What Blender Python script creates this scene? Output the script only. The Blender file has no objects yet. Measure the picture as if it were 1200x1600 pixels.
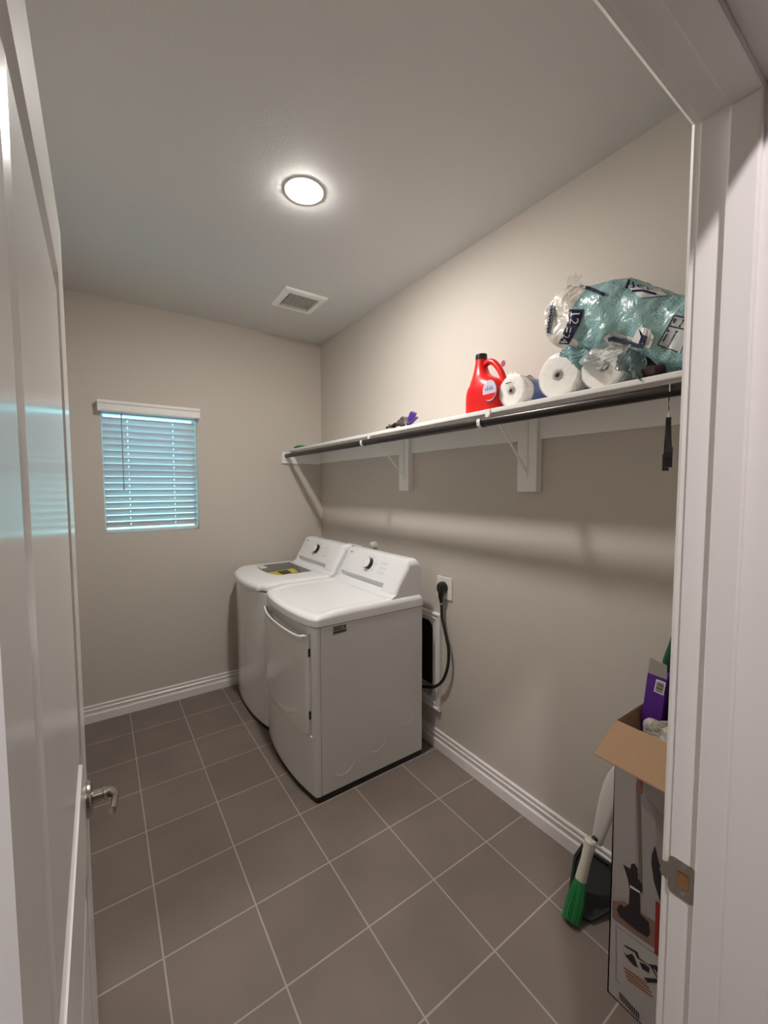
import bpy, bmesh, math, random
from mathutils import Vector, Matrix
from mathutils.bvhtree import BVHTree
random.seed(7)
PI = math.pi
V = Vector
scn = bpy.context.scene
COL = scn.collection

# ------------------------------------------------------------ camera
F_PX, YAW, PITCH, ROLL = 641.1, 0.6055934, -0.0607229, -0.002739
CAM = V((-1.58369, -3.22930, 1.53274))
fwd = V((math.sin(YAW)*math.cos(PITCH), math.cos(YAW)*math.cos(PITCH), math.sin(PITCH)))
rt0 = V((math.cos(YAW), -math.sin(YAW), 0)); up0 = rt0.cross(fwd)
rt = rt0*math.cos(ROLL) + up0*math.sin(ROLL)
up = up0*math.cos(ROLL) - rt0*math.sin(ROLL)
cd = bpy.data.cameras.new('camera'); cam = bpy.data.objects.new('camera', cd); COL.objects.link(cam)
cd.sensor_fit = 'VERTICAL'; cd.sensor_height = 32.0; cd.lens = F_PX/1600*32.0
cd.clip_start = 0.01; cd.clip_end = 200
M = Matrix.Identity(4)
for i, a in enumerate((rt, up, -fwd)):
    for j in range(3): M[j][i] = a[j]
M.translation = CAM
cam.matrix_world = M
scn.camera = cam

def at(ax, v, x, y):
    """point on the plane axis=v seen at photo pixel (x, y)"""
    d = fwd + rt*((x-600)/F_PX) + up*((800-y)/F_PX)
    k = 'XYZ'.index(ax)
    return CAM + d*((v-CAM[k])/d[k])

# ------------------------------------------------------------ light, exposure
LAMP_L = 960.0          # room lamp radiance
HALL_L = 1000.0          # hall lamp radiance
LAMP_RGB = (1.0, 0.95, 0.895)
HALL_RGB = (1.0, 0.925, 0.935)
SKY_STRENGTH = 3.4
ROOM_LAMP = V((-0.849, -1.600, 2.743))
HALL_LAMP = V((-1.60, -3.62, 2.743))
vs = scn.view_settings
scn.display_settings.display_device = 'sRGB'
vs.view_transform = 'Standard'; vs.look = 'None'; vs.gamma = 1.0; vs.exposure = 0.0
try: vs.use_curve_mapping = False
except Exception: pass
w = bpy.data.worlds.new('daylight'); scn.world = w; w.use_nodes = True
nt = w.node_tree; nt.nodes.clear()
wo = nt.nodes.new('ShaderNodeOutputWorld'); bg = nt.nodes.new('ShaderNodeBackground')
tc = nt.nodes.new('ShaderNodeTexCoord'); sp = nt.nodes.new('ShaderNodeSeparateXYZ'); cr = nt.nodes.new('ShaderNodeValToRGB')
mp = nt.nodes.new('ShaderNodeMapRange'); mp.inputs[1].default_value = -0.35; mp.inputs[2].default_value = 0.45
nt.links.new(tc.outputs['Generated'], sp.inputs[0]); nt.links.new(sp.outputs['Z'], mp.inputs[0]); nt.links.new(mp.outputs[0], cr.inputs[0])
cr.color_ramp.elements[0].color = (0.16, 0.62, 0.98, 1)
cr.color_ramp.elements[1].color = (0.18, 0.82, 0.95, 1)
e = cr.color_ramp.elements.new(0.42); e.color = (0.36, 0.86, 0.86, 1)
nt.links.new(cr.outputs[0], bg.inputs['Color']); bg.inputs['Strength'].default_value = SKY_STRENGTH
nt.links.new(bg.outputs[0], wo.inputs[0])
if hasattr(scn, 'cycles'):
    scn.cycles.max_bounces = 10; scn.cycles.diffuse_bounces = 6; scn.cycles.transparent_max_bounces = 16
    scn.cycles.sample_clamp_indirect = 6.0

# ------------------------------------------------------------ materials
def new_mat(name):
    m = bpy.data.materials.new(name); m.use_nodes = True
    return m, m.node_tree, m.node_tree.nodes['Principled BSDF']
def mat(name, col, rough=0.5, metal=0.0, bump=None, spec=0.5, trans=0.0, alpha=1.0, coat=0.0, vary=None, ior=None, sheen=0.0):
    m, t, b = new_mat(name)
    b.inputs['Base Color'].default_value = (*col, 1); b.inputs['Roughness'].default_value = rough
    b.inputs['Metallic'].default_value = metal; b.inputs['Specular IOR Level'].default_value = spec
    b.inputs['Transmission Weight'].default_value = trans; b.inputs['Alpha'].default_value = alpha
    b.inputs['Coat Weight'].default_value = coat; b.inputs['Coat Roughness'].default_value = 0.08
    if ior: b.inputs['IOR'].default_value = ior
    tc = t.nodes.new('ShaderNodeTexCoord')
    if vary:                                     # (scale, amount) soft mottling of the colour itself
        n = t.nodes.new('ShaderNodeTexNoise'); n.inputs['Scale'].default_value = vary[0]; n.inputs['Detail'].default_value = 4
        mx = t.nodes.new('ShaderNodeMixRGB'); mx.inputs[1].default_value = (*[c*(1-vary[1]) for c in col], 1); mx.inputs[2].default_value = (*[min(1, c*(1+vary[1])) for c in col], 1)
        t.links.new(tc.outputs['Object'], n.inputs['Vector']); t.links.new(n.outputs['Fac'], mx.inputs[0]); t.links.new(mx.outputs[0], b.inputs['Base Color'])
    if bump:                                     # (scale, strength, distance)
        n = t.nodes.new('ShaderNodeTexNoise'); n.inputs['Scale'].default_value = bump[0]; n.inputs['Detail'].default_value = 3
        bp = t.nodes.new('ShaderNodeBump'); bp.inputs['Strength'].default_value = bump[1]; bp.inputs['Distance'].default_value = bump[2]
        t.links.new(tc.outputs['Object'], n.inputs['Vector']); t.links.new(n.outputs['Fac'], bp.inputs['Height']); t.links.new(bp.outputs[0], b.inputs['Normal'])
    return m
def emit(name, col, s):
    m, t, b = new_mat(name)
    b.inputs['Base Color'].default_value = (0.8, 0.8, 0.8, 1)
    b.inputs['Emission Color'].default_value = (*col, 1); b.inputs['Emission Strength'].default_value = s
    return m

WALL = mat('greige_wall_paint', (0.575, 0.530, 0.478), 0.62, bump=(140, 0.22, 0.002), spec=0.35)
CEIL = mat('ceiling_paint', (0.62, 0.62, 0.605), 0.7, bump=(140, 0.2, 0.002), spec=0.25)
TRIM = mat('white_trim_paint', (0.80, 0.775, 0.76), 0.30, spec=0.5)
DOORP = mat('white_door_paint', (0.74, 0.73, 0.71), 0.20, spec=0.5)
SHELFP = mat('white_shelf_paint', (0.85, 0.84, 0.82), 0.35)
ENAMEL = mat('white_enamel', (0.74, 0.74, 0.73), 0.10, spec=0.5)
ENAMEL2 = mat('white_plastic_panel', (0.84, 0.85, 0.86), 0.20, spec=0.5)
BLACKP = mat('black_plastic', (0.010, 0.010, 0.011), 0.35)
RUBBER = mat('black_rubber', (0.012, 0.012, 0.013), 0.5)
BRONZE = mat('dark_bronze_rod', (0.028, 0.022, 0.020), 0.32, metal=0.35, vary=(30, 0.15))
NICKEL = mat('satin_nickel', (0.46, 0.42, 0.37), 0.22, metal=1.0)
CHROME = mat('chrome', (0.75, 0.75, 0.75), 0.12, metal=1.0)
DARKIN = mat('dark_cavity', (0.02, 0.018, 0.017), 0.8)
WHITEP = mat('white_plastic', (0.82, 0.81, 0.79), 0.3)
STEEL = mat('brushed_steel', (0.45, 0.45, 0.46), 0.3, metal=1.0)
REDP = mat('red_plastic', (0.72, 0.012, 0.012), 0.3, spec=0.5)
PAPER = mat('tissue_paper', (0.86, 0.83, 0.77), 0.85, bump=(220, 0.3, 0.002))
CARD = mat('brown_cardboard', (0.38, 0.235, 0.135), 0.8, vary=(60, 0.07))
GREYP = mat('grey_print', (0.30, 0.30, 0.31), 0.4)
NAVY = mat('navy_print', (0.012, 0.016, 0.06), 0.25)
INKB = mat('black_print', (0.02, 0.017, 0.022), 0.5)
LIGHTINK = mat('pale_print', (0.72, 0.70, 0.70), 0.3)

# floor tile: 0.301 m tiles square to the walls
TILE, tt, tb = new_mat('taupe_floor_tile')
TS = 0.301
tcn = tt.nodes.new('ShaderNodeTexCoord'); mpn = tt.nodes.new('ShaderNodeMapping')
mpn.inputs['Location'].default_value = (0.26378, -0.0139, 0)
br = tt.nodes.new('ShaderNodeTexBrick'); br.offset = 0.0; br.squash = 1.0
br.inputs['Scale'].default_value = 1.0; br.inputs['Brick Width'].default_value = TS; br.inputs['Row Height'].default_value = TS
br.inputs['Mortar Size'].default_value = 0.0032; br.inputs['Mortar Smooth'].default_value = 0.25; br.inputs['Bias'].default_value = 0.0
br.inputs['Color1'].default_value = (0.185, 0.150, 0.127, 1); br.inputs['Color2'].default_value = (0.200, 0.164, 0.140, 1)
br.inputs['Mortar'].default_value = (0.37, 0.325, 0.285, 1)
ns = tt.nodes.new('ShaderNodeTexNoise'); ns.inputs['Scale'].default_value = 3.5; ns.inputs['Detail'].default_value = 6
mixc = tt.nodes.new('ShaderNodeMixRGB'); mixc.blend_type = 'MULTIPLY'; mixc.inputs[0].default_value = 1
rmp = tt.nodes.new('ShaderNodeMapRange'); rmp.inputs[1].default_value = 0.3; rmp.inputs[2].default_value = 0.7; rmp.inputs[3].default_value = 0.9; rmp.inputs[4].default_value = 1.1
bpn = tt.nodes.new('ShaderNodeBump'); bpn.inputs['Strength'].default_value = 0.35; bpn.inputs['Distance'].default_value = 0.002; bpn.invert = True
tt.links.new(tcn.outputs['Object'], mpn.inputs[0]); tt.links.new(mpn.outputs[0], br.inputs['Vector'])
tt.links.new(tcn.outputs['Object'], ns.inputs['Vector']); tt.links.new(ns.outputs['Fac'], rmp.inputs[0])
tt.links.new(br.outputs['Color'], mixc.inputs[1]); tt.links.new(rmp.outputs[0], mixc.inputs[2])
tt.links.new(mixc.outputs[0], tb.inputs['Base Color']); tt.links.new(br.outputs['Fac'], bpn.inputs['Height']); tt.links.new(bpn.outputs[0], tb.inputs['Normal'])
tb.inputs['Roughness'].default_value = 0.5; tb.inputs['Specular IOR Level'].default_value = 0.22

# ------------------------------------------------------------ mesh helpers
def box(bm, x0, x1, y0, y1, z0, z1, bev=0.0, seg=2):
    x0, x1 = sorted((x0, x1)); y0, y1 = sorted((y0, y1)); z0, z1 = sorted((z0, z1))
    b2 = bmesh.new()
    vs_ = [b2.verts.new((x, y, z)) for x in (x0, x1) for y in (y0, y1) for z in (z0, z1)]
    for f in ((0,1,3,2), (4,6,7,5), (0,4,5,1), (2,3,7,6), (0,2,6,4), (1,5,7,3)): b2.faces.new([vs_[i] for i in f])
    if bev: bmesh.ops.bevel(b2, geom=list(b2.edges)+list(b2.verts), offset=bev, segments=seg, profile=0.6, affect='EDGES')
    merge(bm, b2)
def merge(bm, b2, mtx=None, mi=None):
    if mtx is not None: bmesh.ops.transform(b2, matrix=mtx, verts=b2.verts)
    vm = [bm.verts.new(v.co) for v in b2.verts]
    b2.verts.index_update()
    for f in b2.faces:
        try: nf = bm.faces.new([vm[v.index] for v in f.verts])
        except ValueError: continue
        nf.material_index = f.material_index if mi is None else mi
    b2.free()
def loft(bm, rings, cap0=True, cap1=True, closed=True, mi=0):
    R = [[bm.verts.new(p) for p in r] for r in rings]
    n = len(R[0])
    for a, b in zip(R, R[1:]):
        for i in range(n if closed else n-1):
            j = (i+1) % n
            f = bm.faces.new((a[i], a[j], b[j], b[i])); f.material_index = mi
    if cap0: bm.faces.new(list(reversed(R[0]))).material_index = mi
    if cap1: bm.faces.new(R[-1]).material_index = mi
    return R
def frame_of(d):
    d = d.normalized(); a = V((0, 0, 1)) if abs(d.z) < 0.9 else V((1, 0, 0))
    u_ = d.cross(a).normalized(); return u_, d.cross(u_).normalized()
def tube(bm, pts, r, n=12, caps=True):
    pts = [V(p) for p in pts]; rings = []
    u_ = None
    for i, p in enumerate(pts):
        d = (pts[min(i+1, len(pts)-1)] - pts[max(i-1, 0)]).normalized()
        if u_ is None: u_, v_ = frame_of(d)
        else:
            u_ = (u_ - d*u_.dot(d)).normalized(); v_ = d.cross(u_)
        rr = r[i] if isinstance(r, (list, tuple)) else r
        rings.append([p + u_*math.cos(t)*rr + v_*math.sin(t)*rr for t in [2*PI*k/n for k in range(n)]])
    loft(bm, rings, caps, caps)
def lathe(bm, c, d, prof, n=32, cap0=True, cap1=True, mi=0):
    """prof: list of (distance along d, radius)"""
    c = V(c); d = V(d).normalized(); u_, v_ = frame_of(d)
    rings = [[c + d*h + (u_*math.cos(t) + v_*math.sin(t))*max(r, 1e-4) for t in [2*PI*k/n for k in range(n)]] for h, r in prof]
    loft(bm, rings, cap0, cap1, mi=mi)
def prism(bm, pts, d, mi=0):
    """polygon pts (3d) extruded by vector d"""
    loft(bm, [[V(p) for p in pts], [V(p)+V(d) for p in pts]], mi=mi)
def smooth_path(pts, k=6):
    pts = [V(p) for p in pts]; out = []
    for i in range(len(pts)-1):
        p0 = pts[max(i-1, 0)]; p1 = pts[i]; p2 = pts[i+1]; p3 = pts[min(i+2, len(pts)-1)]
        for s in range(k):
            t = s/k
            out.append(0.5*((2*p1) + (p2-p0)*t + (2*p0-5*p1+4*p2-p3)*t*t + (3*p1-p0-3*p2+p3)*t**3))
    out.append(pts[-1]); return out

ORG = {}
def thing(name, label, cat, loc, group=None, kind=None):
    o = bpy.data.objects.new(name, None); COL.objects.link(o); o.location = V(loc); o.empty_display_size = 0.05
    if label: o['label'] = label
    if cat: o['category'] = cat
    if group: o['group'] = group
    if kind: o['kind'] = kind
    ORG[o] = V(loc); return o
def obj(name, bm, m, parent=None, loc=None, ang=35, label=None):
    """bm in world coordinates -> one mesh object"""
    org = ORG[parent] if parent is not None else V(loc if loc is not None else (0, 0, 0))
    bmesh.ops.remove_doubles(bm, verts=bm.verts, dist=1e-5)
    bmesh.ops.recalc_face_normals(bm, faces=bm.faces)
    for v in bm.verts: v.co -= org
    for f in bm.faces: f.smooth = True
    flats = [i for i, f in enumerate(bm.faces) if name != 'closet_rod' and (f.calc_area() > 0.0135 or max(e.calc_length() for e in f.edges) > .6)]
    me = bpy.data.meshes.new(name); bm.to_mesh(me); bm.free()
    for mm in (m if isinstance(m, (list, tuple)) else [m]): me.materials.append(mm)
    me.set_sharp_from_angle(angle=math.radians(ang))
    for i in flats: me.polygons[i].use_smooth = False      # large flats are shaded flat
    o = bpy.data.objects.new(name, me); COL.objects.link(o)
    wn = o.modifiers.new('weighted', 'WEIGHTED_NORMAL'); wn.keep_sharp = True; wn.weight = 80
    if parent is not None: o.parent = parent
    else: o.location = org
    ORG[o] = org
    if label: o['label'] = label
    return o
def tag(o, label, cat, group=None):
    o['label'] = label; o['category'] = cat
    if group: o['group'] = group
    return o
def struct(name, bm, m, parent=None, loc=None, ang=35):
    o = obj(name, bm, m, parent, loc, ang)
    if parent is None: o['kind'] = 'structure'
    return o
def difference(bmA, bmB):
    """boolean bmA - bmB, returns a new bmesh"""
    def mk(b):
        bmesh.ops.recalc_face_normals(b, faces=b.faces)
        me = bpy.data.meshes.new('t'); b.to_mesh(me); b.free(); o = bpy.data.objects.new('t', me); COL.objects.link(o); return o
    a, b = mk(bmA), mk(bmB)
    md = a.modifiers.new('b', 'BOOLEAN'); md.operation = 'DIFFERENCE'; md.solver = 'EXACT'; md.object = b
    dg = bpy.context.evaluated_depsgraph_get(); ev = a.evaluated_get(dg)
    me = bpy.data.meshes.new_from_object(ev)
    out = bmesh.new(); out.from_mesh(me)
    for o in (a, b):
        mm = o.data; bpy.data.objects.remove(o); bpy.data.meshes.remove(mm)
    bpy.data.meshes.remove(me); return out
def text_tris(s, size, align='CENTER'):
    """flat text as (verts2d, faces)"""
    cu = bpy.data.curves.new('t', 'FONT'); cu.body = s; cu.size = size; cu.align_x = align; cu.align_y = 'CENTER'; cu.resolution_u = 3
    o = bpy.data.objects.new('t', cu); COL.objects.link(o)
    dg = bpy.context.evaluated_depsgraph_get(); me = bpy.data.meshes.new_from_object(o.evaluated_get(dg))
    vs_ = [v.co.copy() for v in me.vertices]; fs = [tuple(p.vertices) for p in me.polygons]
    bpy.data.objects.remove(o); bpy.data.curves.remove(cu); bpy.data.meshes.remove(me)
    return vs_, fs
def put_text(bm, s, size, o, u_, v_, mi=0, align='CENTER'):
    vs_, fs = text_tris(s, size, align); o = V(o)
    vv = [bm.verts.new(o + V(u_)*p.x + V(v_)*p.y) for p in vs_]
    for f in fs:
        try: bm.faces.new([vv[i] for i in f]).material_index = mi
        except ValueError: pass

# ------------------------------------------------------------ room shell
H = 2.743
YF, YO = -2.990, -3.105            # front wall: room face, hall face
XL = -1.80                         # left wall (hidden behind the open door)
WX0, WX1, WZ0, WZ1 = -1.560, -0.995, 1.232, 2.045    # window opening

b = bmesh.new(); box(b, XL-0.1, 0.12, 0.14, YO+0.06, -0.05, 0); box(b, -3.2, 1.3, YO+0.06, -7.6, -0.05, 0)
struct('floor', b, TILE)
b = bmesh.new(); box(b, -3.2, 1.3, 0.14, -7.6, H, H+0.1); struct('ceiling', b, CEIL)
b = bmesh.new()
box(b, XL-0.1, WX0, 0, 0.14, 0, H); box(b, WX1, 0.12, 0, 0.14, 0, H); box(b, WX0, WX1, 0, 0.14, 0, WZ0); box(b, WX0, WX1, 0, 0.14, WZ1, H)
struct('wall_back', b, WALL)
VY0, VY1, VZ0, VZ1 = -1.452, -1.10, 0.285, 0.750     # recess in the right wall behind the dryer
b = bmesh.new()
box(b, 0, 0.12, 0, VY1, 0, H); box(b, 0, 0.12, VY0, YO, 0, H); box(b, 0, 0.12, VY1, VY0, 0, VZ0); box(b, 0, 0.12, VY1, VY0, VZ1, H)
struct('wall_right', b, WALL)
b = bmesh.new(); box(b, XL-0.1, XL, 0, YO, 0, H); struct('wall_left', b, WALL)
XJR, XJL, ZJ = -0.889, -1.668, 2.030                 # jamb faces, head
b = bmesh.new()
box(b, XJR+0.019, 0, YF, YO, 0, H); box(b, XL, XJL-0.019, YF, YO, 0, H); box(b, XJL-0.019, XJR+0.019, YF, YO, ZJ+0.019, H)
struct('wall_front', b, WALL)
for nm, a in (('wall_hall_left', (-3.2, -3.1, YO, -7.6)), ('wall_hall_right', (1.2, 1.3, YO, -7.6)), ('wall_hall_back', (-3.2, 1.3, -7.5, -7.6))):
    b = bmesh.new(); box(b, a[0], a[1], a[2], a[3], 0, H); struct(nm, b, WALL)
b = bmesh.new(); box(b, -3.2, XL-0.1, YO, YO+0.1, 0, H); box(b, 0.12, 1.3, YO, YO+0.1, 0, H); struct('wall_hall_front', b, WALL)

# baseboards with their beads
BP = [(0, 0), (.014, 0), (.014, .050), (.0125, .054), (.008, .058), (.0075, .072), (.011, .076), (.0115, .084), (.007, .089), (.0065, .098), (.0095, .101), (.0095, .108), (.006, .113), (0, .113)]
b = bmesh.new(); loft(b, [[(x, -d, z) for d, z in BP] for x in (XL, 0)]); struct('baseboard_back', b, TRIM, ang=25)
b = bmesh.new(); loft(b, [[(-d, y, z) for d, z in BP] for y in (0, YF)]); struct('baseboard_right', b, TRIM, ang=25)
b = bmesh.new(); loft(b, [[(XL+d, y, z) for d, z in BP] for y in (0, YF)]); struct('baseboard_left', b, TRIM, ang=25)

# door frame: jambs, head, stops, casings
b = bmesh.new()
box(b, XJR, XJR+0.019, YF, YO, 0, ZJ+0.019, .0012); box(b, XJL-0.019, XJL, YF, YO, 0, ZJ+0.019, .0012); box(b, XJL, XJR, YF, YO, ZJ, ZJ+0.019, .0012)
tr = struct('trim_1', b, TRIM)
b = bmesh.new(); SY0, SY1 = -3.024, -3.058
box(b, XJR-0.012, XJR, SY0, SY1, 0, ZJ, .003); box(b, XJL, XJL+0.012, SY0, SY1, 0, ZJ, .003); box(b, XJL+.012, XJR-.012, SY0, SY1, ZJ-0.012, ZJ, .003)
obj('door_stop', b, TRIM, tr)
def casing(bm, y, s):
    P = [(0.005, 0), (0.005, .009), (.010, .014), (.020, .015), (.030, .012), (.050, .016), (.058, .016), (.060, .012), (.060, 0)]
    z = ZJ
    for sx, xx in ((1, XJR), (-1, XJL)):
        loft(bm, [[(xx+sx*d, y+s*t, 0) for d, t in P], [(xx+sx*d, y+s*t, z+d) for d, t in P]])
    loft(bm, [[(XJL-d, y+s*t, z+d) for d, t in P], [(XJR+d, y+s*t, z+d) for d, t in P]])
b = bmesh.new(); casing(b, YF, 1); obj('casing', b, TRIM, tr)
b = bmesh.new(); casing(b, YO, -1); obj('casing', b, TRIM, tr)
# strike plate in the right jamb
b = bmesh.new(); zc = 0.945; x = XJR
ya, yb = -2.9885, -3.0235
def rrect(cy, cz, hy, hz, r, n=5):
    out = []
    for sy, sz, a0 in ((1, 1, 0), (-1, 1, PI/2), (-1, -1, PI), (1, -1, 1.5*PI)):
        for k in range(n+1):
            a = a0 + PI/2*k/n; out.append((cy+sy*(hy-r)+r*math.cos(a), cz+sz*(hz-r)+r*math.sin(a)))
    return out
outer = rrect((ya+yb)/2, zc, (ya-yb)/2, .0285, .007); inner = rrect(-3.008, zc, .0075, .0125, .003)
loft(b, [[(x, y, z) for y, z in outer], [(x-.0016, y, z) for y, z in outer], [(x-.0016, y, z) for y, z in inner], [(x+.002, y, z) for y, z in inner]], False, False)
loft(b, [[(x-.0016, ya+.001, zc-.014), (x-.0016, ya+.001, zc+.014)], [(x-.001, ya+.009, zc-.012), (x-.001, ya+.009, zc+.012)], [(x+.003, ya+.013, zc-.010), (x+.003, ya+.013, zc+.010)]], False, False, closed=False)
sp_ = obj('strike_plate', b, NICKEL, tr, label='satin nickel strike plate')
b = bmesh.new(); prism(b, [(x-.0004, y, z) for y, z in inner], (.0004, 0, 0)); obj('latch_hole', b, mat('raw_wood', (.25, .13, .05), .8), sp_)
for dz in (-.021, .021):
    b = bmesh.new(); lathe(b, (x-.0014, -3.008, zc+dz), (-1, 0, 0), [(0, .0038), (.001, .0036), (.0014, .0015)], 14); obj('screw', b, STEEL, sp_)

# the open door leaf
DX0, DX1, DY0, DY1, DZ0, DZ1 = -1.662, -1.627, -2.957, -2.207, 0.012, 2.018
door = thing('door_1', None, None, (DX1, DY0, 0), kind='structure')
b = bmesh.new()
panels = [(-2.335, -2.862, 1.035, 1.893), (-2.335, -2.862, 0.200, 0.862)]
ys = sorted({DY0, DY1, -2.862, -2.335}); zs = [DZ0, 0.200, 0.862, 1.035, 1.893, DZ1]
for sgn, X in ((1, DX1), (-1, DX0)):
    for i in range(len(ys)-1):
        for j in range(len(zs)-1):
            y0, y1, z0, z1 = ys[i], ys[i+1], zs[j], zs[j+1]
            if i == 1 and j in (1, 3):
                rr = [(0, 0), (.004, .005), (.009, .0088), (.015, .0090), (.047, .0012), (.049, .0010)]
                loft(b, [[(X-sgn*dp, y0+o, z0+o), (X-sgn*dp, y1-o, z0+o), (X-sgn*dp, y1-o, z1-o), (X-sgn*dp, y0+o, z1-o)] for o, dp in rr], False, True)
            else:
                vv = [b.verts.new(p) for p in ((X, y0, z0), (X, y1, z0), (X, y1, z1), (X, y0, z1))]; b.faces.new(vv)
for A, B in (((DY0, DZ0), (DY1, DZ0)), ((DY1, DZ0), (DY1, DZ1)), ((DY1, DZ1), (DY0, DZ1)), ((DY0, DZ1), (DY0, DZ0))):
    vv = [b.verts.new(p) for p in ((DX0, A[0], A[1]), (DX0, B[0], B[1]), (DX1, B[0], B[1]), (DX1, A[0], A[1]))]; b.faces.new(vv)
lf = obj('door_leaf', b, DOORP, door, ang=20)
hy, hz = -2.268, 0.925
def lever(sgn, X):
    b = bmesh.new(); d = (sgn, 0, 0)
    lathe(b, (X, hy, hz), d, [(0, .033), (.004, .033), (.008, .031), (.010, .024), (.011, .012), (.026, .011), (.028, .0125), (.032, .0125)], 32)
    p0 = V((X+sgn*.030, hy, hz))
    pts = smooth_path([p0, p0+V((sgn*.010, -.004, 0)), p0+V((sgn*.016, -.020, 0)), p0+V((sgn*.015, -.034, 0)), p0+V((sgn*.013, -.048, -.001)), p0+V((sgn*.011, -.060, -.002))], 5)
    rings = []
    for i, p in enumerate(pts):
        dd = (pts[min(i+1, len(pts)-1)]-pts[max(i-1, 0)]).normalized(); n1 = dd.cross(V((0, 0, 1))).normalized()
        t = i/(len(pts)-1); wv = .011-.003*t; wn = .010-.004*min(1, t*2)
        if i == len(pts)-1: wv *= .5; wn *= .5
        rings.append([p + n1*math.cos(a)*wn + V((0, 0, 1))*math.sin(a)*wv for a in [2*PI*k/14 for k in range(14)]])
    loft(b, rings)
    obj('door_handle', b, NICKEL, door, label='satin nickel lever handle')
lever(1, DX1); lever(-1, DX0)
b = bmesh.new(); prism(b, [(DX0+.005+x_, DY1+.0004, z_+hz) for x_, z_ in ((0, -.028), (.025, -.028), (.025, .028), (0, .028))], (0, .0012, 0)); obj('latch_plate', b, NICKEL, door)

# window
b = bmesh.new()
for x0, x1, z0, z1 in ((WX0, WX0+.012, WZ0, WZ1), (WX1-.012, WX1, WZ0, WZ1), (WX0, WX1, WZ0, WZ0+.02), (WX0, WX1, WZ1-.02, WZ1), (WX0, WX1, 1.62, 1.655)):
    box(b, x0, x1, .10, .135, z0, z1, .003)
win = struct('window_1', b, WHITEP, loc=((WX0+WX1)/2, .11, WZ0))
b = bmesh.new(); box(b, WX0+.008, WX1-.008, .118, .121, WZ0+.01, WZ1-.01)
GLASS = mat('clear_glass', (1, 1, 1), 0.0, trans=1.0, ior=1.02, spec=0.3); obj('pane', b, GLASS, win)

# ------------------------------------------------------------ window blind
BX0, BX1 = WX0+.004, WX1-.004
bl = thing('window_blind', 'white slatted blind with a wand hanging in the small window, daylight glowing through', 'blind', ((BX0+BX1)/2, 0.03, 1.24))
b = bmesh.new()
VP = [(-.046, 2.020), (-.052, 2.020), (-.058, 2.026), (-.058, 2.034), (-.052, 2.040), (-.052, 2.066), (-.060, 2.074), (-.060, 2.090), (-.046, 2.090)]
for x0, x1 in ((-1.576, -0.975),):
    loft(b, [[(x0, y, z) for y, z in VP], [(x1, y, z) for y, z in VP]])
box(b, -1.576, -1.566, 0, -.05, 2.020, 2.090); box(b, -.985, -.975, 0, -.05, 2.020, 2.090); box(b, -1.57, -.98, -.050, -.001, 2.082, 2.090)
obj('valance', b, WHITEP, bl, ang=25)
b = bmesh.new(); box(b, BX0, BX1, 0.008, 0.060, 2.012, 2.044, .002); obj('headrail', b, WHITEP, bl)
b = bmesh.new(); NS = 17; yc = 0.034; zt, zb = 1.974, 1.286; tilt = math.radians(50); hx = (-1.415, -1.142)
SLAT = mat('white_vinyl_slat', (0.72, 0.70, 0.72), 0.45)
for i in range(NS):
    zc_ = zt + (zb-zt)*i/(NS-1)
    b2 = bmesh.new()
    for x0, x1, d0, d1 in ((BX0, hx[0]-.003, -.025, .025), (hx[0]+.003, hx[1]-.003, -.025, .025), (hx[1]+.003, BX1, -.025, .025),
                           (hx[0]-.003, hx[0]+.003, -.025, -.008), (hx[0]-.003, hx[0]+.003, .008, .025), (hx[1]-.003, hx[1]+.003, -.025, -.008), (hx[1]-.003, hx[1]+.003, .008, .025)):
        n = 6; R0 = [(d0+(d1-d0)*k/n) for k in range(n+1)]
        top = [(d, .0022*(1-(d/.025)**2)+.0013) for d in R0]; bot = [(d, .0022*(1-(d/.025)**2)-.0013) for d in reversed(R0)]
        loft(b2, [[(x0, d, z) for d, z in top+bot], [(x1, d, z) for d, z in top+bot]])
    merge(b, b2, Matrix.Translation((0, yc, zc_)) @ Matrix.Rotation(-tilt, 4, 'X'))
obj('slats', b, SLAT, bl)
b = bmesh.new(); box(b, BX0, BX1, yc-.020, yc+.024, 1.238, 1.254, .003); obj('bottom_rail', b, SLAT, bl)
b = bmesh.new()
for hxx in hx:
    for yy in (yc-.0185, yc+.0185): tube(b, [(hxx, yy, 2.0), (hxx, yy, 1.25)], .0008, 6)
obj('ladder_cord', b, WHITEP, bl)
b = bmesh.new(); tube(b, [(-1.448, -.012, 2.02), (-1.449, -.014, 1.56), (-1.449, -.014, 1.545), (-1.449, -.014, 1.520)], [.0035, .0035, .005, .005], 8); obj('tilt_wand', b, mat('grey_wand', (.35, .35, .36), .3), bl)

# ------------------------------------------------------------ ceiling lights and vent
def ceiling_light(c, col, L, label):
    t = thing('ceiling_light', label, 'light', c)
    b = bmesh.new(); lathe(b, c, (0, 0, -1), [(-.001, .080), (.0012, .080), (.0018, .077), (.0018, .054), (.0004, .0522)], 48, False, False); obj('trim_ring', b, WHITEP, t)
    b = bmesh.new(); lathe(b, c, (0, 0, -1), [(.0005, .0525), (.003, .0515), (.006, .046), (.0080, .034), (.0092, .017), (.0095, .001)], 40, True, True)
    obj('lens', b, emit('lamp_lens', col, L), t)
ceiling_light(ROOM_LAMP, LAMP_RGB, LAMP_L, 'round recessed ceiling light glowing white above the washer and dryer')
ceiling_light(HALL_LAMP, HALL_RGB, HALL_L, 'round recessed ceiling light in the hall outside the doorway')
cv = thing('ceiling_vent', 'square white exhaust fan grille on the ceiling beyond the light', 'vent', (-.474, -.663, H))
x0, x1, y0, y1 = -.615, -.333, -.803, -.524
b = bmesh.new()
def rect(x0, x1, y0, y1, z): return [(x0, y0, z), (x1, y0, z), (x1, y1, z), (x0, y1, z)]
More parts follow.
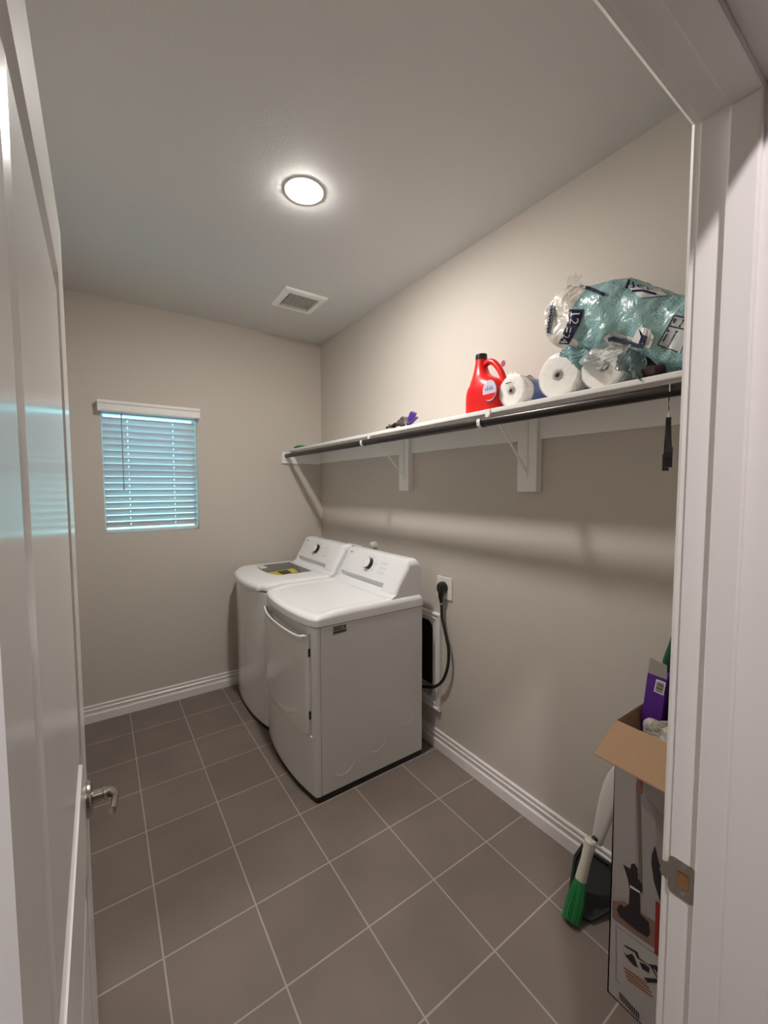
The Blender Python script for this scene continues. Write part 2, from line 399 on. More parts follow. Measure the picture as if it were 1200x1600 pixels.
gx0, gx1, gy0, gy1 = x0+.040, x1-.045, y0+.040, y1-.045
loft(b, [rect(x0, x1, y0, y1, H), rect(x0+.002, x1-.002, y0+.002, y1-.002, H-.010), rect(x0+.010, x1-.010, y0+.010, y1-.010, H-.016), rect(gx0, gx1, gy0, gy1, H-.017), rect(gx0, gx1, gy0, gy1, H-.004)], False, False)
obj('grille_frame', b, WHITEP, cv)
b = bmesh.new(); box(b, gx0, gx1, gy0, gy1, H-.003, H-.0005); obj('backing', b, DARKIN, cv)
b = bmesh.new(); n = 17
for i in range(n-1):
    xx = gx0 + (gx1-gx0)*(i+1)/n; box(b, xx-.0022, xx+.0022, gy0, gy1, H-.016, H-.0145)
obj('grille_bars', b, WHITEP, cv)

# ------------------------------------------------------------ shelf, brackets, rod
ZS = 1.845; XS = -0.287
sh = thing('wall_shelf', 'long white wooden shelf on the right wall with cleats and two support brackets', 'shelf', (0, -1.5, ZS))
b = bmesh.new(); box(b, XS, 0, -.001, YF+.001, ZS-.019, ZS, .004, 3); obj('shelf_board', b, SHELFP, sh)
b = bmesh.new(); box(b, -.019, 0, -.001, YF+.001, 1.737, ZS-.019, .0015); obj('cleat', b, SHELFP, sh)
b = bmesh.new(); box(b, -.362, -.019, -.019, 0, 1.727, 1.820, .0015); obj('cleat', b, SHELFP, sh)
for (ya_, yb_) in ((-1.163, -1.258), (-2.049, -2.147)):
    ym = (ya_+yb_)/2
    b = bmesh.new(); box(b, -.038, -.0005, ya_, yb_, 1.510, ZS-.019, .0015); obj('bracket_plate', b, SHELFP, sh)
    b = bmesh.new()
    def bar(p, q, wy=.012, t=.003):
        p = V(p); q = V(q); d = (q-p).normalized(); n = d.cross(V((0, 1, 0))).normalized()
        loft(b, [[c + V((0, s1*wy/2, 0)) + n*s2*t/2 for s1, s2 in ((1, 1), (-1, 1), (-1, -1), (1, -1))] for c in (p, q)])
    bar((-.0395, ym, 1.575), (-.0395, ym, ZS-.020)); bar((-.041, ym, ZS-.0205), (XS-.002, ym, ZS-.0205))
    bar((-.0395, ym, 1.60), (XS+.035, ym, ZS-.024), .010, .004)
    # lip over the shelf edge, then the open hook that carries the rod
    yh = ym+.004
    bar((XS-.002, yh, ZS-.001), (XS-.002, yh, ZS-.026), .024, .003)
    pts = [(XS-.004, yh, ZS-.022), (XS-.006, yh, ZS-.055), (-.306, yh, 1.772), (-.318, yh, 1.766), (-.332, yh, 1.767), (-.342, yh, 1.775), (-.3445, yh, 1.788), (-.3425, yh, 1.800)]
    pts = [V(p) for p in pts]
    for p, q in zip(pts, pts[1:]): bar(p, q, .016, .003)
    obj('shelf_bracket', b, WHITEP, sh)
b = bmesh.new(); lathe(b, (-.3235, -.019, 1.7875), (0, -1, 0), [(0, .0175), (2.965, .0175)], 28)
o = tag(obj('closet_rod', b, BRONZE, None, (-.3235, -1.5, 1.7875)), 'long dark bronze hanging rod carried under the front edge of the shelf', 'rod')

# ------------------------------------------------------------ washer and dryer
def outline(ya, yb, xb, xf, bulge, r=.02, n=28):
    """plan outline; ya > yb. returns list of (x, y) going around"""
    yc_ = (ya+yb)/2; hw = (ya-yb)/2
    pts = [(xb, yb), (xb, (ya+yb)/2), (xb, ya)]
    m = 8
    for k in range(1, m): pts.append((xb+(xf+r-xb)*k/m, ya))
    def fx(y):
        u_ = abs(y-yc_)/hw; return xf - bulge*(1-u_**2.2)
    for k in range(5): a = PI/2*k/4; pts.append((xf+r-r*math.sin(a)*1.0, ya-r+r*math.cos(a)))
    for k in range(1, n):
        y = (ya-r) + ((yb+r)-(ya-r))*k/n; pts.append((fx(y)+ (xf-fx(ya-r))*0, y))
    for k in range(5): a = PI/2*k/4; pts.append((xf+r-r*math.cos(a), yb+r-r*math.sin(a)))
    for k in range(1, m): pts.append((xf+r+(xb-xf-r)*k/m, yb))
    return pts
def inset(pts, d):
    x0_ = min(p[0] for p in pts); x1_ = max(p[0] for p in pts); y0_ = min(p[1] for p in pts); y1_ = max(p[1] for p in pts)
    cx_, cy_ = (x0_+x1_)/2, (y0_+y1_)/2; kx = 1-2*d/(x1_-x0_); ky = 1-2*d/(y1_-y0_)
    return [(cx_+(x-cx_)*kx, cy_+(y-cy_)*ky) for x, y in pts]
FACE_T, FACE_B = (-.212, 1.125), (-.286, .990)
def control_panel(par, ya, yb, nm='control_panel'):
    b = bmesh.new()
    def prof(y, g, ins):
        k = ins
        top = 1.135-k
        L = [(-.119, .90), (-.119, top-.05), (-.124, top-.018), (-.140, top-.003), (-.160, top), (-.190, top-.001), (-.205, top-.006), (-.212+k*.45, 1.125-k*1.0),
             (FACE_B[0]+k*.5, FACE_B[1])]
        p1 = V((-.2885, .985)); p1g = V((-.266, .980)); p2 = V((-.3005, .962)); p2g = V((-.272, .957))
        for p, q in ((p1, p1g), (p2, p2g)):
            r_ = p.lerp(q, g); L.append((r_.x+k*.5, r_.y))
        L += [(-.304+k*.5, .952), (-.322+k*.4, .942), (-.330+k*.3, .930), (-.332, .90)]
        return [(x, y, z) for x, z in L]
    st = []
    ends = [(0.000, .034), (.002, .024), (.008, .013), (.018, .006), (.032, .0015), (.048, 0)]
    for o, i in ends: st.append((ya-.012-o, 0, i))
    st += [(ya-.058, 0, 0), (ya-.0585, 1, 0), (yb+.1385, 1, 0), (yb+.138, 0, 0)]
    for o, i in reversed(ends): st.append((yb+.012+o, 0, i))
    loft(b, [prof(*s) for s in st])
    return obj(nm, b, ENAMEL2, par, ang=30)
def face(y, s, h=0.0):
    """point on the sloping control face: s 0 bottom .. 1 top, h above it"""
    n = V((-.877, 0, .480))
    return V((FACE_B[0]+(FACE_T[0]-FACE_B[0])*s, y, FACE_B[1]+(FACE_T[1]-FACE_B[1])*s)) + n*h
FU = V((0, -1, 0)); FV = V((FACE_T[0]-FACE_B[0], 0, FACE_T[1]-FACE_B[1])).normalized(); FN = V((-.877, 0, .480))
def panel_details(par, cpn, ya, ky, marks):
    c = face(ky, .56)
    b = bmesh.new(); lathe(b, c, FN, [(-.001, .041), (.002, .041), (.003, .039), (.003, .034)], 40, True, True); rg = obj('dial_ring', b, CHROME, cpn)
    kb = bmesh.new(); lathe(kb, c, FN, [(.002, .0335), (.020, .0325), (.022, .0315)], 40, False, False, mi=1)
    lathe(kb, c, FN, [(.022, .0315), (.0245, .0295), (.0255, .020), (.0258, .001)], 40, False, True, mi=0)
    obj('dial', kb, [ENAMEL2, BLACKP], cpn, label='white faced dial with a black side')
    b = bmesh.new()
    put_text(b, 'LG', .014, face(ya-.105, .86, .0006), FU, FV)
    lo = face(ya-.087, .86, .0006); prism(b, [lo+FU*.006*math.cos(a)+FV*.006*math.sin(a) for a in [2*PI*k/20 for k in range(20)]], FN*.0003)
    obj('logo', b, INKB, cpn)
    b = bmesh.new()
    for k in range(11):
        a = math.radians(-40+k*26); wd = random.uniform(.009, .016); p = c + FU*math.cos(a)*.066 + FV*math.sin(a)*.050 + FN*.0006
        for q in ((0,) if k % 2 else (-.0028, .0028)):
            s = p + FV*q; w_ = FU*wd/2; h_ = FV*.0009
            prism(b, [s-w_-h_, s+w_-h_, s+w_+h_, s-w_+h_], FN*.0002)
    FG = mat('faint_grey_print', (.22, .23, .26), .4); obj('dial_markings', b, FG, cpn); b = bmesh.new()
    for r_ in range(3):
        for q in range(3):
            s = face(ky-.125-.024*q, .35+.19*r_, .0006); w_ = FU*.006; h_ = FV*.0010
            prism(b, [s-w_-h_, s+w_-h_, s+w_+h_, s-w_+h_], FN*.0002)
            s = s - FV*.0075; h_ = FV*.0022; w_ = FU*.0022
            prism(b, [s-w_-h_, s+w_-h_, s+w_+h_, s-w_+h_], FN*.0002)
    obj('button_markings', b, FG, cpn)

def front_fn(ya, yb, xf, bulge):
    yc_ = (ya+yb)/2; hw = (ya-yb)/2
    return lambda y: xf - bulge*(1-min(1, abs(y-yc_)/hw)**2.2)
def grid_panel(b, ys_, zs_, fx, back):
    G = [[b.verts.new((fx(y, z), y, z)) for z in zs_] for y in ys_]
    for i in range(len(ys_)-1):
        for j in range(len(zs_)-1): b.faces.new((G[i][j], G[i][j+1], G[i+1][j+1], G[i+1][j]))
    # rim back to plane x = back
    rim = [G[i][0] for i in range(len(ys_))] + [G[-1][j] for j in range(1, len(zs_))] + [G[i][-1] for i in range(len(ys_)-2, -1, -1)] + [G[0][j] for j in range(len(zs_)-2, 0, -1)]
    R = [b.verts.new((back, v.co.y, v.co.z)) for v in rim]
    for i in range(len(rim)):
        j = (i+1) % len(rim); b.faces.new((rim[i], rim[j], R[j], R[i]))
def lin(a, c, n): return [a+(c-a)*k/n for k in range(n+1)]
def sstep(a, c, x):
    t = min(1, max(0, (x-a)/(c-a))); return t*t*(3-2*t)

def cabinet(par, ya, yb, xf):
    b = bmesh.new()
    box(b, -.119, xf+.026, ya, yb, .032, .867, .004)
    return obj('cabinet', b, ENAMEL, par)
def feet(par, ya, yb, xf):
    b = bmesh.new(); P = outline(ya-.004, yb+.004, -.123, xf+.004, .036, .012); loft(b, [[(x, y, z) for x, y in P] for z in (.0015, .036)]); obj('base', b, BLACKP, par, label='black base added to deepen the shade under the cabinet')  # black slab added so the gap beneath the body reads as dark shade
    for x in (xf+.06, -.17):
        for y in (ya-.05, yb+.05):
            b = bmesh.new(); lathe(b, (x, y, 0), (0, 0, 1), [(0, .022), (.008, .022), (.010, .012), (.034, .012)], 18); obj('foot', b, RUBBER, par)

# dryer
ya, yb, xf, bul = -.800, -1.489, -.774, .037
dr = thing('dryer', 'white front-loading dryer nearest the camera with a wide curved door on its front', 'dryer', (-.45, -1.14, 0))
cb = cabinet(dr, ya, yb, xf)
ff = front_fn(ya, yb, xf, bul)
def dfx(y, z):
    x = ff(y)
    e_ = min(ya-.001-y, y-yb-.001)
    x += .012*(1-sstep(0, .012, e_))**2
    x += .010*sstep(-1.4535, -1.4500, y)*(1-sstep(-1.4400, -1.4380, y))*sstep(.322, .326, z)*(1-sstep(.826, .834, z))
    sc_ = sstep(-1.425, -1.395, y)*(1-sstep(-.875, -.845, y)) * sstep(.765, .785, z)*(1-sstep(.848, .860, z))
    return x + .036*sc_
b = bmesh.new()
yy = [yb+.001, yb+.003, yb+.007, yb+.012] + [yb+.02, yb+.028, -1.4538, -1.452, -1.4498, -1.446, -1.4402, -1.4378] + lin(-1.430, ya-.02, 60) + [ya-.012, ya-.007, ya-.003, ya-.001]
zz = [.032, .036, .2, .318, .3225, .3265, .4, .6] + lin(.775, .855, 16) + [.866]
grid_panel(b, yy, zz, dfx, xf+.0245); obj('front_panel', b, ENAMEL, dr, ang=40)
# dryer door: curved slab with a lip along its top
DYa, DYb, DZa, DZb = -.832, -1.440, .318, .803
b = bmesh.new()
def ddf(y, z):
    x = ff(y) - .011
    e_ = min(DYa-y, y-DYb, z-DZa)
    x += .011*(1-sstep(0, .014, e_))**2
    x -= .005*sstep(DZb-.030, DZb-.010, z)
    # embossed sweep on the lower part of the door
    yr = (y-(-1.30))/(.41); r_ = math.hypot((y+1.12)/.30, (z-.56)/.205)
    if z < .56 and y > -1.33: x -= .0020*math.exp(-((r_-1)/.035)**2)
    return x
ysd = [DYb, DYb+.002, DYb+.005, DYb+.009, DYb+.014]+lin(DYb+.02, DYa-.02, 72)+[DYa-.014, DYa-.009, DYa-.005, DYa-.002, DYa]
zsd = [DZa, DZa+.002, DZa+.005, DZa+.009, DZa+.014]+lin(DZa+.02, DZb-.035, 60)+lin(DZb-.030, DZb-.006, 6)+[DZb-.002, DZb]
# rounded lower corners and swept-up upper corners
def corner(y, z):
    rc = .03
    for cy, s in ((DYb+rc, -1), (DYa-rc, 1)):
        if (y-cy)*s > 0 and z < DZa+rc:
            dx_, dz_ = (y-cy), (z-(DZa+rc)); l = math.hypot(dx_, dz_); m_ = max(abs(dx_), abs(dz_))
            if l > 1e-6: return cy+dx_*m_/l, DZa+rc+dz_*m_/l
    return y, z
G = [[b.verts.new((ddf(y, z), *corner(y, z + .022*((abs(y-(DYa+DYb)/2)/.304)**8)*sstep(DZb-.06, DZb, z)))) for z in zsd] for y in ysd]
for i in range(len(ysd)-1):
    for j in range(len(zsd)-1): b.faces.new((G[i][j], G[i][j+1], G[i+1][j+1], G[i+1][j]))
rim = [G[i][0] for i in range(len(ysd))] + [G[-1][j] for j in range(1, len(zsd))] + [G[i][-1] for i in range(len(ysd)-2, -1, -1)] + [G[0][j] for j in range(len(zsd)-2, 0, -1)]
R = [b.verts.new((v.co.x+.008, v.co.y, v.co.z)) for v in rim]
for i in range(len(rim)): j = (i+1) % len(rim); b.faces.new((rim[i], rim[j], R[j], R[i]))
dd = obj('door', b, ENAMEL, dr, ang=40)
b = bmesh.new()
hp = [(ff(y)-.0150, y, DZb+.001 + .022*((abs(y-(DYa+DYb)/2)/.304)**8)) for y in lin(DYa-.004, DYb+.004, 50)]
tube(b, hp, [.0045]*46+[.006, .0085, .0095, .0085, .005], 10); obj('handle_lip', b, WHITEP, dd)
for z in (.43, .74):
    b = bmesh.new(); box(b, ff(DYb)-.006, ff(DYb)+.004, DYb-.005, DYb-.0005, z-.020, z+.020, .001); obj('hinge', b, BLACKP, dd)
# dryer deck
def deck_rings(ol, prof, zdrop):
    rings = []
    for d, z in prof:
        P = inset(ol, d) if d else ol
        rings.append([(x, y, z - zdrop*(sstep(-.62, -.80, x) if z > .89 else 0)*((z-.89)/.045 if z > .89 else 0)) for x, y in P])
    return rings
ol = outline(ya+.003, yb-.002, -.119, xf-.004, bul+.002, .024)
b = bmesh.new()
loft(b, deck_rings(ol, [(0.004, .869), (0, .871), (0, .905), (.002, .915), (.007, .924), (.014, .931), (.024, .935), (.040, .935), (.052, .931), (.066, .928)], .018))
dk = obj('top_deck', b, ENAMEL2, dr, ang=35)
cpn = control_panel(dr, ya, yb)
panel_details(dr, cpn, ya, -1.135, 1)
feet(dr, ya, yb, xf)
b = bmesh.new()
p = [at('Y', yb-.0002, x, y) for x, y in ((520, 979), (541, 975), (541, 987), (520, 993))]
prism(b, p, (0, -.0004, 0)); o = obj('rating_label', b, mat('grey_label', (.30, .29, .28), .4), dr, label='small grey rating label')
b = bmesh.new()
for k, (z0, x0_, x1_) in enumerate(((.853, -.675, -.625), (.846, -.675, -.64), (.839, -.675, -.63), (.826, -.678, -.605))):
    box(b, x0_, x1_, yb-.0010, yb-.0006, z0, z0+(.003 if k < 3 else .006))
box(b, -.618, -.612, yb-.0010, yb-.0006, .842, .858)
obj('print', b, INKB, o)
# pressed rings in the side panel
for (cx, cz, r_, a0, a1) in ((-.63, .165, .070, 205, 345), (-.43, .200, .060, 230, 360), (-.225, .275, .055, 225, 370)):
    pts = [(cx+r_*math.cos(math.radians(a)), yb+.0002, cz+r_*math.sin(math.radians(a))) for a in lin(a0, a1, 24)]
    b = bmesh.new(); tube(b, pts, .0010, 8); obj('pressed_ring', b, ENAMEL, cb)


# washer
ya2, yb2, xf2, bul2 = -.090, -.775, -.765, .038
wa = thing('washing_machine', 'white top-loading washing machine with a glass lid, standing in the corner beyond the dryer', 'washing machine', (-.45, -.43, 0))
cb2 = cabinet(wa, ya2, yb2, xf2)
f2 = front_fn(ya2, yb2, xf2, bul2)
b = bmesh.new()
yy = [yb2+.001, yb2+.003, yb2+.007, yb2+.012] + lin(yb2+.02, ya2-.02, 40) + [ya2-.012, ya2-.007, ya2-.003, ya2-.001]
grid_panel(b, yy, [.032, .036, .3, .6, .80, .83, .85, .874, .878], lambda y, z: f2(y)+.012*(1-sstep(0, .012, min(ya2-.001-y, y-yb2-.001)))**2, xf2+.0245)
obj('front_panel', b, ENAMEL, wa, ang=40)
ol0 = outline(ya2+.002, yb2-.002, -.119, xf2+.03, .01, .02)
b = bmesh.new(); loft(b, deck_rings(ol0, [(0, .869), (0, .900), (.004, .906)], 0), True, False)
P0 = inset(ol0, .004); P1 = inset(ol0, .075)
loft(b, [[(x, y, .906) for x, y in P0], [(x, y, .902) for x, y in P1], [(x, y, .868) for x, y in P1]], False, False)
obj('top_deck', b, ENAMEL2, wa)
# lid: frame with a curved front, opening for the glass
ol2 = outline(ya2+.002, yb2-.001, -.335, xf2-.010, .052, .05)
n2 = len(ol2)
gx_b, gx_f, gya, gyb = -.375, -.655, -.150, -.600
def gopen(x, y):
    # scale each outline point into the glass opening
    u_ = (y-(ya2+yb2)/2)/((ya2-yb2)/2+.001); yo = (gya+gyb)/2 + u_*(gya-gyb)/2
    fxx = xf2-.010-.052
    v_ = (x+.335)/(fxx+.335)
    return gx_b + v_*(gx_f-gx_b), yo
gi = [gopen(x, y) for x, y in ol2]
b = bmesh.new()
def mixr(t, z): return [(a[0]+(c[0]-a[0])*t, a[1]+(c[1]-a[1])*t, z - .020*sstep(-.68, -.83, a[0]+(c[0]-a[0])*t)) for a, c in zip(ol2, gi)]
loft(b, [mixr(.5, .902), mixr(.02, .902), mixr(0, .907), mixr(0, .922), mixr(.02, .931), mixr(.06, .938), mixr(.12, .942), mixr(.35, .945), mixr(.93, .947), mixr(.97, .947), mixr(1.0, .944), mixr(1.0, .902)], False, False)
lid = obj('lid', b, ENAMEL2, wa, ang=40)
b = bmesh.new(); prism(b, [(x, y, .938) for x, y in gi], (0, 0, .004)); obj('lid_glass', b, mat('smoked_glass', (.42, .42, .44), .04, trans=1.0, ior=1.35), lid, label='smoked glass pane of the lid')
b = bmesh.new(); prism(b, [(x, y, .9425) for x, y in ((-.640, -.165), (-.640, -.300), (-.585, -.285), (-.585, -.165))], (0, 0, .0006)); obj('care_label', b, mat('white_sticker', (.72, .72, .70), .4), lid, label='white sticker on the glass')
b = bmesh.new()
yl = [at('Z', .9425, x, y) for x, y in ((418, 895), (434, 901), (467, 894), (458, 888))]
prism(b, yl, (0, 0, .0006)); ye = obj('energy_label', b, mat('yellow_sticker', (.55, .44, .02), .4), lid, label='yellow energy label on the glass')
b = bmesh.new(); q = [yl[0].lerp(yl[1], .12), yl[0].lerp(yl[1], .88), yl[3].lerp(yl[2], .88), yl[3].lerp(yl[2], .12)]
q = [q[0].lerp(q[3], .30), q[1].lerp(q[2], .30), q[1].lerp(q[2], .72), q[0].lerp(q[3], .72)]
prism(b, [p+V((0, 0, .0007)) for p in q], (0, 0, .0004)); obj('print', b, INKB, ye)
b = bmesh.new(); lathe(b, (-.50, -.40, .55), (0, 0, 1), [(0, .20), (.02, .235), (.30, .235), (.335, .225), (.345, .200), (.330, .19), (.30, .228), (.02, .228), (.005, .19)], 40, True, True); obj('wash_tub', b, mat('tub_grey', (.30, .30, .31), .35, metal=.6), wa)
b = bmesh.new(); box(b, -.70, -.20, -.12, -.74, .52, .54); obj('tub_floor', b, DARKIN, wa)
cpn2 = control_panel(wa, ya2, yb2)
panel_details(wa, cpn2, ya2, -.400, 0)
feet(wa, ya2, yb2, xf2)
b = bmesh.new(); put_text(b, 'LG', .010, V((f2(-.13)-.0006, -.125, .845)), V((0, -1, 0)), V((0, 0, 1))); obj('logo', b, GREYP, wa)
b = bmesh.new(); hoses = smooth_path([(-.119, -.62, .20), (-.07, -.62, .22), (-.045, -.60, .5), (-.04, -.57, .95), (-.03, -.56, 1.02)], 6); tube(b, hoses, .010, 10); obj('hose', b, GREYP, wa)

# ------------------------------------------------------------ wall fittings behind the machines
b = bmesh.new(); yA, yB, zA, zB = -.470, -.655, .960, 1.098
loft(b, [[(X, y0_, z0_), (X, y1_, z0_), (X, y1_, z1_), (X, y0_, z1_)] for X, y0_, y1_, z0_, z1_ in
     ((0, yA, yB, zA, zB), (-.012, yA+.001, yB-.001, zA-.001, zB+.001), (-.016, yA-.004, yB+.004, zA+.004, zB-.004), (-.016, yA-.018, yB+.018, zA+.018, zB-.018), (-.003, yA-.022, yB+.022, zA+.022, zB-.022))], False, True)
tag(obj('washer_outlet_box', b, WHITEP, None, (0, (yA+yB)/2, zA)), 'white washer outlet box on the right wall, its top edge showing behind the control panels', 'outlet box')
pv = thing('air_freshener', 'small round white plug-in on the wall just above the dryer control panel', 'plug-in', (0, -.835, 1.10))
b = bmesh.new(); lathe(b, (-.001, -.835, 1.125), (-1, 0, 0), [(0, .030), (.020, .030), (.034, .024), (.040, .012), (.041, .001)], 24); obj('body', b, mat('frosted_plastic', (.80, .79, .77), .15, trans=.3), pv)
b = bmesh.new(); tube(b, smooth_path([(-.020, -.835, 1.118), (-.026, -.842, 1.09), (-.022, -.850, 1.055)], 4), .009, 10); obj('stem', b, GREYP, pv)

# recessed dryer vent box
vb = thing('dryer_vent_box', 'white framed recessed vent box low on the wall behind the dryer', 'vent box', (0, -1.28, .23))
b = bmesh.new()
fy0, fy1, fz0, fz1 = -1.045, -1.522, .232, .806
def fr(X, o, r=.0): return [(X, y, z) for y, z in rrect((fy0+fy1)/2, (fz0+fz1)/2, (fy0-fy1)/2-o, (fz1-fz0)/2-o, max(.002, r), 4)]
rg = [fr(0, 0), fr(-.016, 0), fr(-.020, .004), fr(-.020, .012), fr(-.013, .016), fr(-.012, .026), fr(-.016, .030), fr(-.016, .040, .005), fr(-.008, .050, .02)]
inn = rrect((VY0+VY1)/2-.002, (VZ0+VZ1)/2, (VY1-VY0)/2-.003, (VZ1-VZ0)/2-.003, .045, 4)
rg += [[(-.008, y, z) for y, z in inn], [(.10, y, z) for y, z in inn]]
loft(b, rg, False, False); obj('box_frame', b, TRIM, vb, ang=30)
b = bmesh.new(); prism(b, [(.099, y, z) for y, z in inn], (.002, 0, 0)); obj('box_back', b, DARKIN, vb)
b = bmesh.new()
cp = smooth_path([(-.117, -1.16, .34), (-.06, -1.17, .37), (.02, -1.18, .45), (.045, -1.20, .6), (.045, -1.20, .70)], 14)
tube(b, cp, [.040 + .004*(k % 2) for k in range(len(cp))], 18); obj('foil_duct', b, mat('foil', (.5, .5, .5), .35, metal=1.0), vb)

# dryer outlet, plug and cord
ou = thing('power_outlet', 'square white outlet plate on the right wall beside the dryer', 'outlet', (0, -1.545, .965))
b = bmesh.new(); box(b, -.007, 0, -1.484, -1.605, .903, 1.026, .003); obj('cover_plate', b, WHITEP, ou)
b = bmesh.new(); lathe(b, (-.006, -1.545, .968), (-1, 0, 0), [(0, .030), (.002, .030), (.003, .026)], 28); obj('receptacle', b, BLACKP, ou)
cd_ = thing('dryer_power_cord', 'black power cord with a large plug looping from the wall outlet to behind the dryer', 'power cord', (-.03, -1.55, .96))
b = bmesh.new(); c0 = V((-.0095, -1.548, .972))
rings = []
for X, r1, r2 in ((0, .024, .030), (-.012, .026, .032), (-.030, .025, .031), (-.040, .018, .024), (-.043, .008, .012)):
    rings.append([(c0.x+X, c0.y+r1*math.cos(a), c0.z+r2*math.sin(a)-(0.006 if math.sin(a) < 0 else 0)) for a in [2*PI*k/24 for k in range(24)]])
loft(b, rings); tube(b, [(-.030, -1.546, .955), (-.032, -1.545, .925), (-.031, -1.545, .905), (-.030, -1.546, .890)], [.018, .015, .011, .009], 14)
obj('plug', b, BLACKP, cd_)
cpts = smooth_path([(-.030, -1.546, .895), (-.030, -1.550, .860), (-.030, -1.556, .800), (-.032, -1.585, .720), (-.034, -1.612, .640), (-.034, -1.608, .545), (-.034, -1.570, .450), (-.036, -1.505, .385), (-.045, -1.42, .352), (-.07, -1.34, .34), (-.112, -1.30, .34)], 8)
b = bmesh.new(); tube(b, cpts, .0085, 12); obj('cord', b, RUBBER, cd_)
b = bmesh.new(); tube(b, [(-.030, -1.5465, .882), (-.030, -1.5475, .874)], .0098, 12); obj('tie_band', b, GREYP, cd_)

# ------------------------------------------------------------ things on the shelf
Zs = ZS+.0005
# green lid
b = bmesh.new(); lathe(b, (-.235, -.105, Zs), (0, 0, 1), [(0, .050), (.006, .055), (.014, .048), (.022, .030), (.025, .004)], 24)
tag(obj('green_cloth', b, mat('green_fabric', (.02, .16, .06), .7, bump=(40, .6, .01)), None, (-.235, -.105, Zs)), 'small green rag at the far end of the shelf in the corner', 'rag')
# snack wrapper: crumpled strip with a raised purple flap
cw = thing('crumpled_wrapper', 'crumpled dark and purple foil wrapper on the middle of the shelf', 'wrapper', (-.265, -1.45, Zs))
def crumple(P0, P1, wv, n=14, amp=.008, seed=1, lift=lambda t: 0):
    rnd = random.Random(seed); b = bmesh.new(); P0 = V(P0); P1 = V(P1); wv = V(wv); R_ = []
    for i in range(n+1):
        t = i/n; c = P0.lerp(P1, t)+V((0, 0, lift(t)))
        R_.append([b.verts.new(c+wv*(s-.5)+V((rnd.uniform(-1, 1)*amp*.5, rnd.uniform(-1, 1)*amp*.5, abs(rnd.uniform(0, 1))*amp))) for s in (0, .2, .4, .6, .8, 1)])
    for a, c in zip(R_, R_[1:]):
        for k in range(5): b.faces.new((a[k], a[k+1], c[k+1], c[k]))
    ext = bmesh.ops.solidify(b, geom=list(b.faces), thickness=.0012); return b
FOILD = mat('dark_foil', (.05, .035, .04), .3, metal=.5); PURP = mat('purple_foil', (.09, .035, .30), .35, metal=.2)
b = crumple((-.262, -1.372, Zs+.004), (-.262, -1.485, Zs+.004), (.045, 0, 0), amp=.014, seed=3, lift=lambda t: .012*math.sin(t*PI*2.2)**2); obj('foil_strip', b, FOILD, cw)
b = crumple((-.262, -1.475, Zs+.004), (-.262, -1.560, Zs+.004), (.05, 0, 0), amp=.012, seed=5, lift=lambda t: .040*math.sin(t*PI)); obj('foil_fold', b, mat('grey_foil', (.22, .18, .17), .35, metal=.4), cw)
b = bmesh.new(); pp = [at('X', -.262, x, y) for x, y in ((634, 661), (641, 643), (647, 646), (644, 652))]
prism(b, pp, (.02, 0, .003)); prism(b, [at('X', -.266, x, y) for x, y in ((634, 662), (648, 651), (649, 653), (636, 665))], (.02, 0, .002))
obj('purple_flap', b, PURP, cw, label='purple flap of the wrapper')

# red detergent jug
jg = thing('detergent_jug', 'upright red plastic detergent jug with a black cap and a side handle', 'jug', (-.2, -2.01, Zs))
b = bmesh.new(); XJ = -.20
SEC = [(Zs, -1.916, -2.100, .050), (Zs+.006, -1.910, -2.105, .056), (1.90, -1.911, -2.106, .060), (1.935, -1.914, -2.106, .060), (1.955, -1.919, -2.103, .057), (1.972, -1.924, -2.095, .053), (1.988, -1.930, -2.066, .047),
       (2.002, -1.936, -2.036, .040), (2.018, -1.941, -2.016, .034), (2.040, -1.947, -2.006, .029), (2.060, -1.951, -2.002, .026), (2.084, -1.953, -2.000, .0235)]
rings = []
for z, y1, y2, xh in SEC:
    cy, hyy = (y1+y2)/2, abs(y1-y2)/2; ex = .72 if z < 1.97 else .9
    rings.append([(XJ+xh*math.copysign(abs(math.cos(a))**ex, math.cos(a)), cy+hyy*math.copysign(abs(math.sin(a))**ex, math.sin(a)), z) for a in [2*PI*k/36 for k in range(36)]])
loft(b, rings); obj('bottle', b, REDP, jg, ang=50)
b = bmesh.new(); tube(b, smooth_path([(XJ, -1.985, 2.045), (XJ, -2.012, 2.062), (XJ, -2.040, 2.058), (XJ, -2.068, 2.030), (XJ, -2.090, 1.995), (XJ, -2.102, 1.955), (XJ, -2.104, 1.93)], 5), [.013]*31, 14); obj('handle', b, REDP, jg)
b = bmesh.new(); lathe(b, (XJ, -1.9765, 2.080), (0, 0, 1), [(0, .0250), (.020, .0250), (.024, .0235), (.024, .001)], 30); obj('cap', b, BLACKP, jg)
b = bmesh.new(); P_ = []
for k in range(28):
    a = 2*PI*k/28; P_.append((XJ-.0615, -2.075+.034*math.cos(a), 1.925+.042*math.sin(a)))
prism(b, P_, (.006, 0, 0)); lb = obj('label', b, mat('lilac_label', (.62, .60, .74), .35), jg, label='pale oval label')
b = bmesh.new(); prism(b, [(XJ-.0622, -2.075+.033*math.cos(a), 1.912+.028*math.sin(a)*.9) for a in lin(PI, 2*PI, 14)], (.0005, 0, 0)); obj('label_print', b, REDP, lb)
b = bmesh.new()
for k in range(5): prism(b, [(XJ-.0622, -2.055-.009*k-dx_, 1.926+dz_) for dx_, dz_ in ((0, 0), (.005, 0), (.0035, .014+.005*(k % 2)), (.0015, .014+.005*(k % 2)))], (.0005, 0, 0))
obj('label_marks', b, mat('blue_print', (.10, .14, .34), .4), lb)

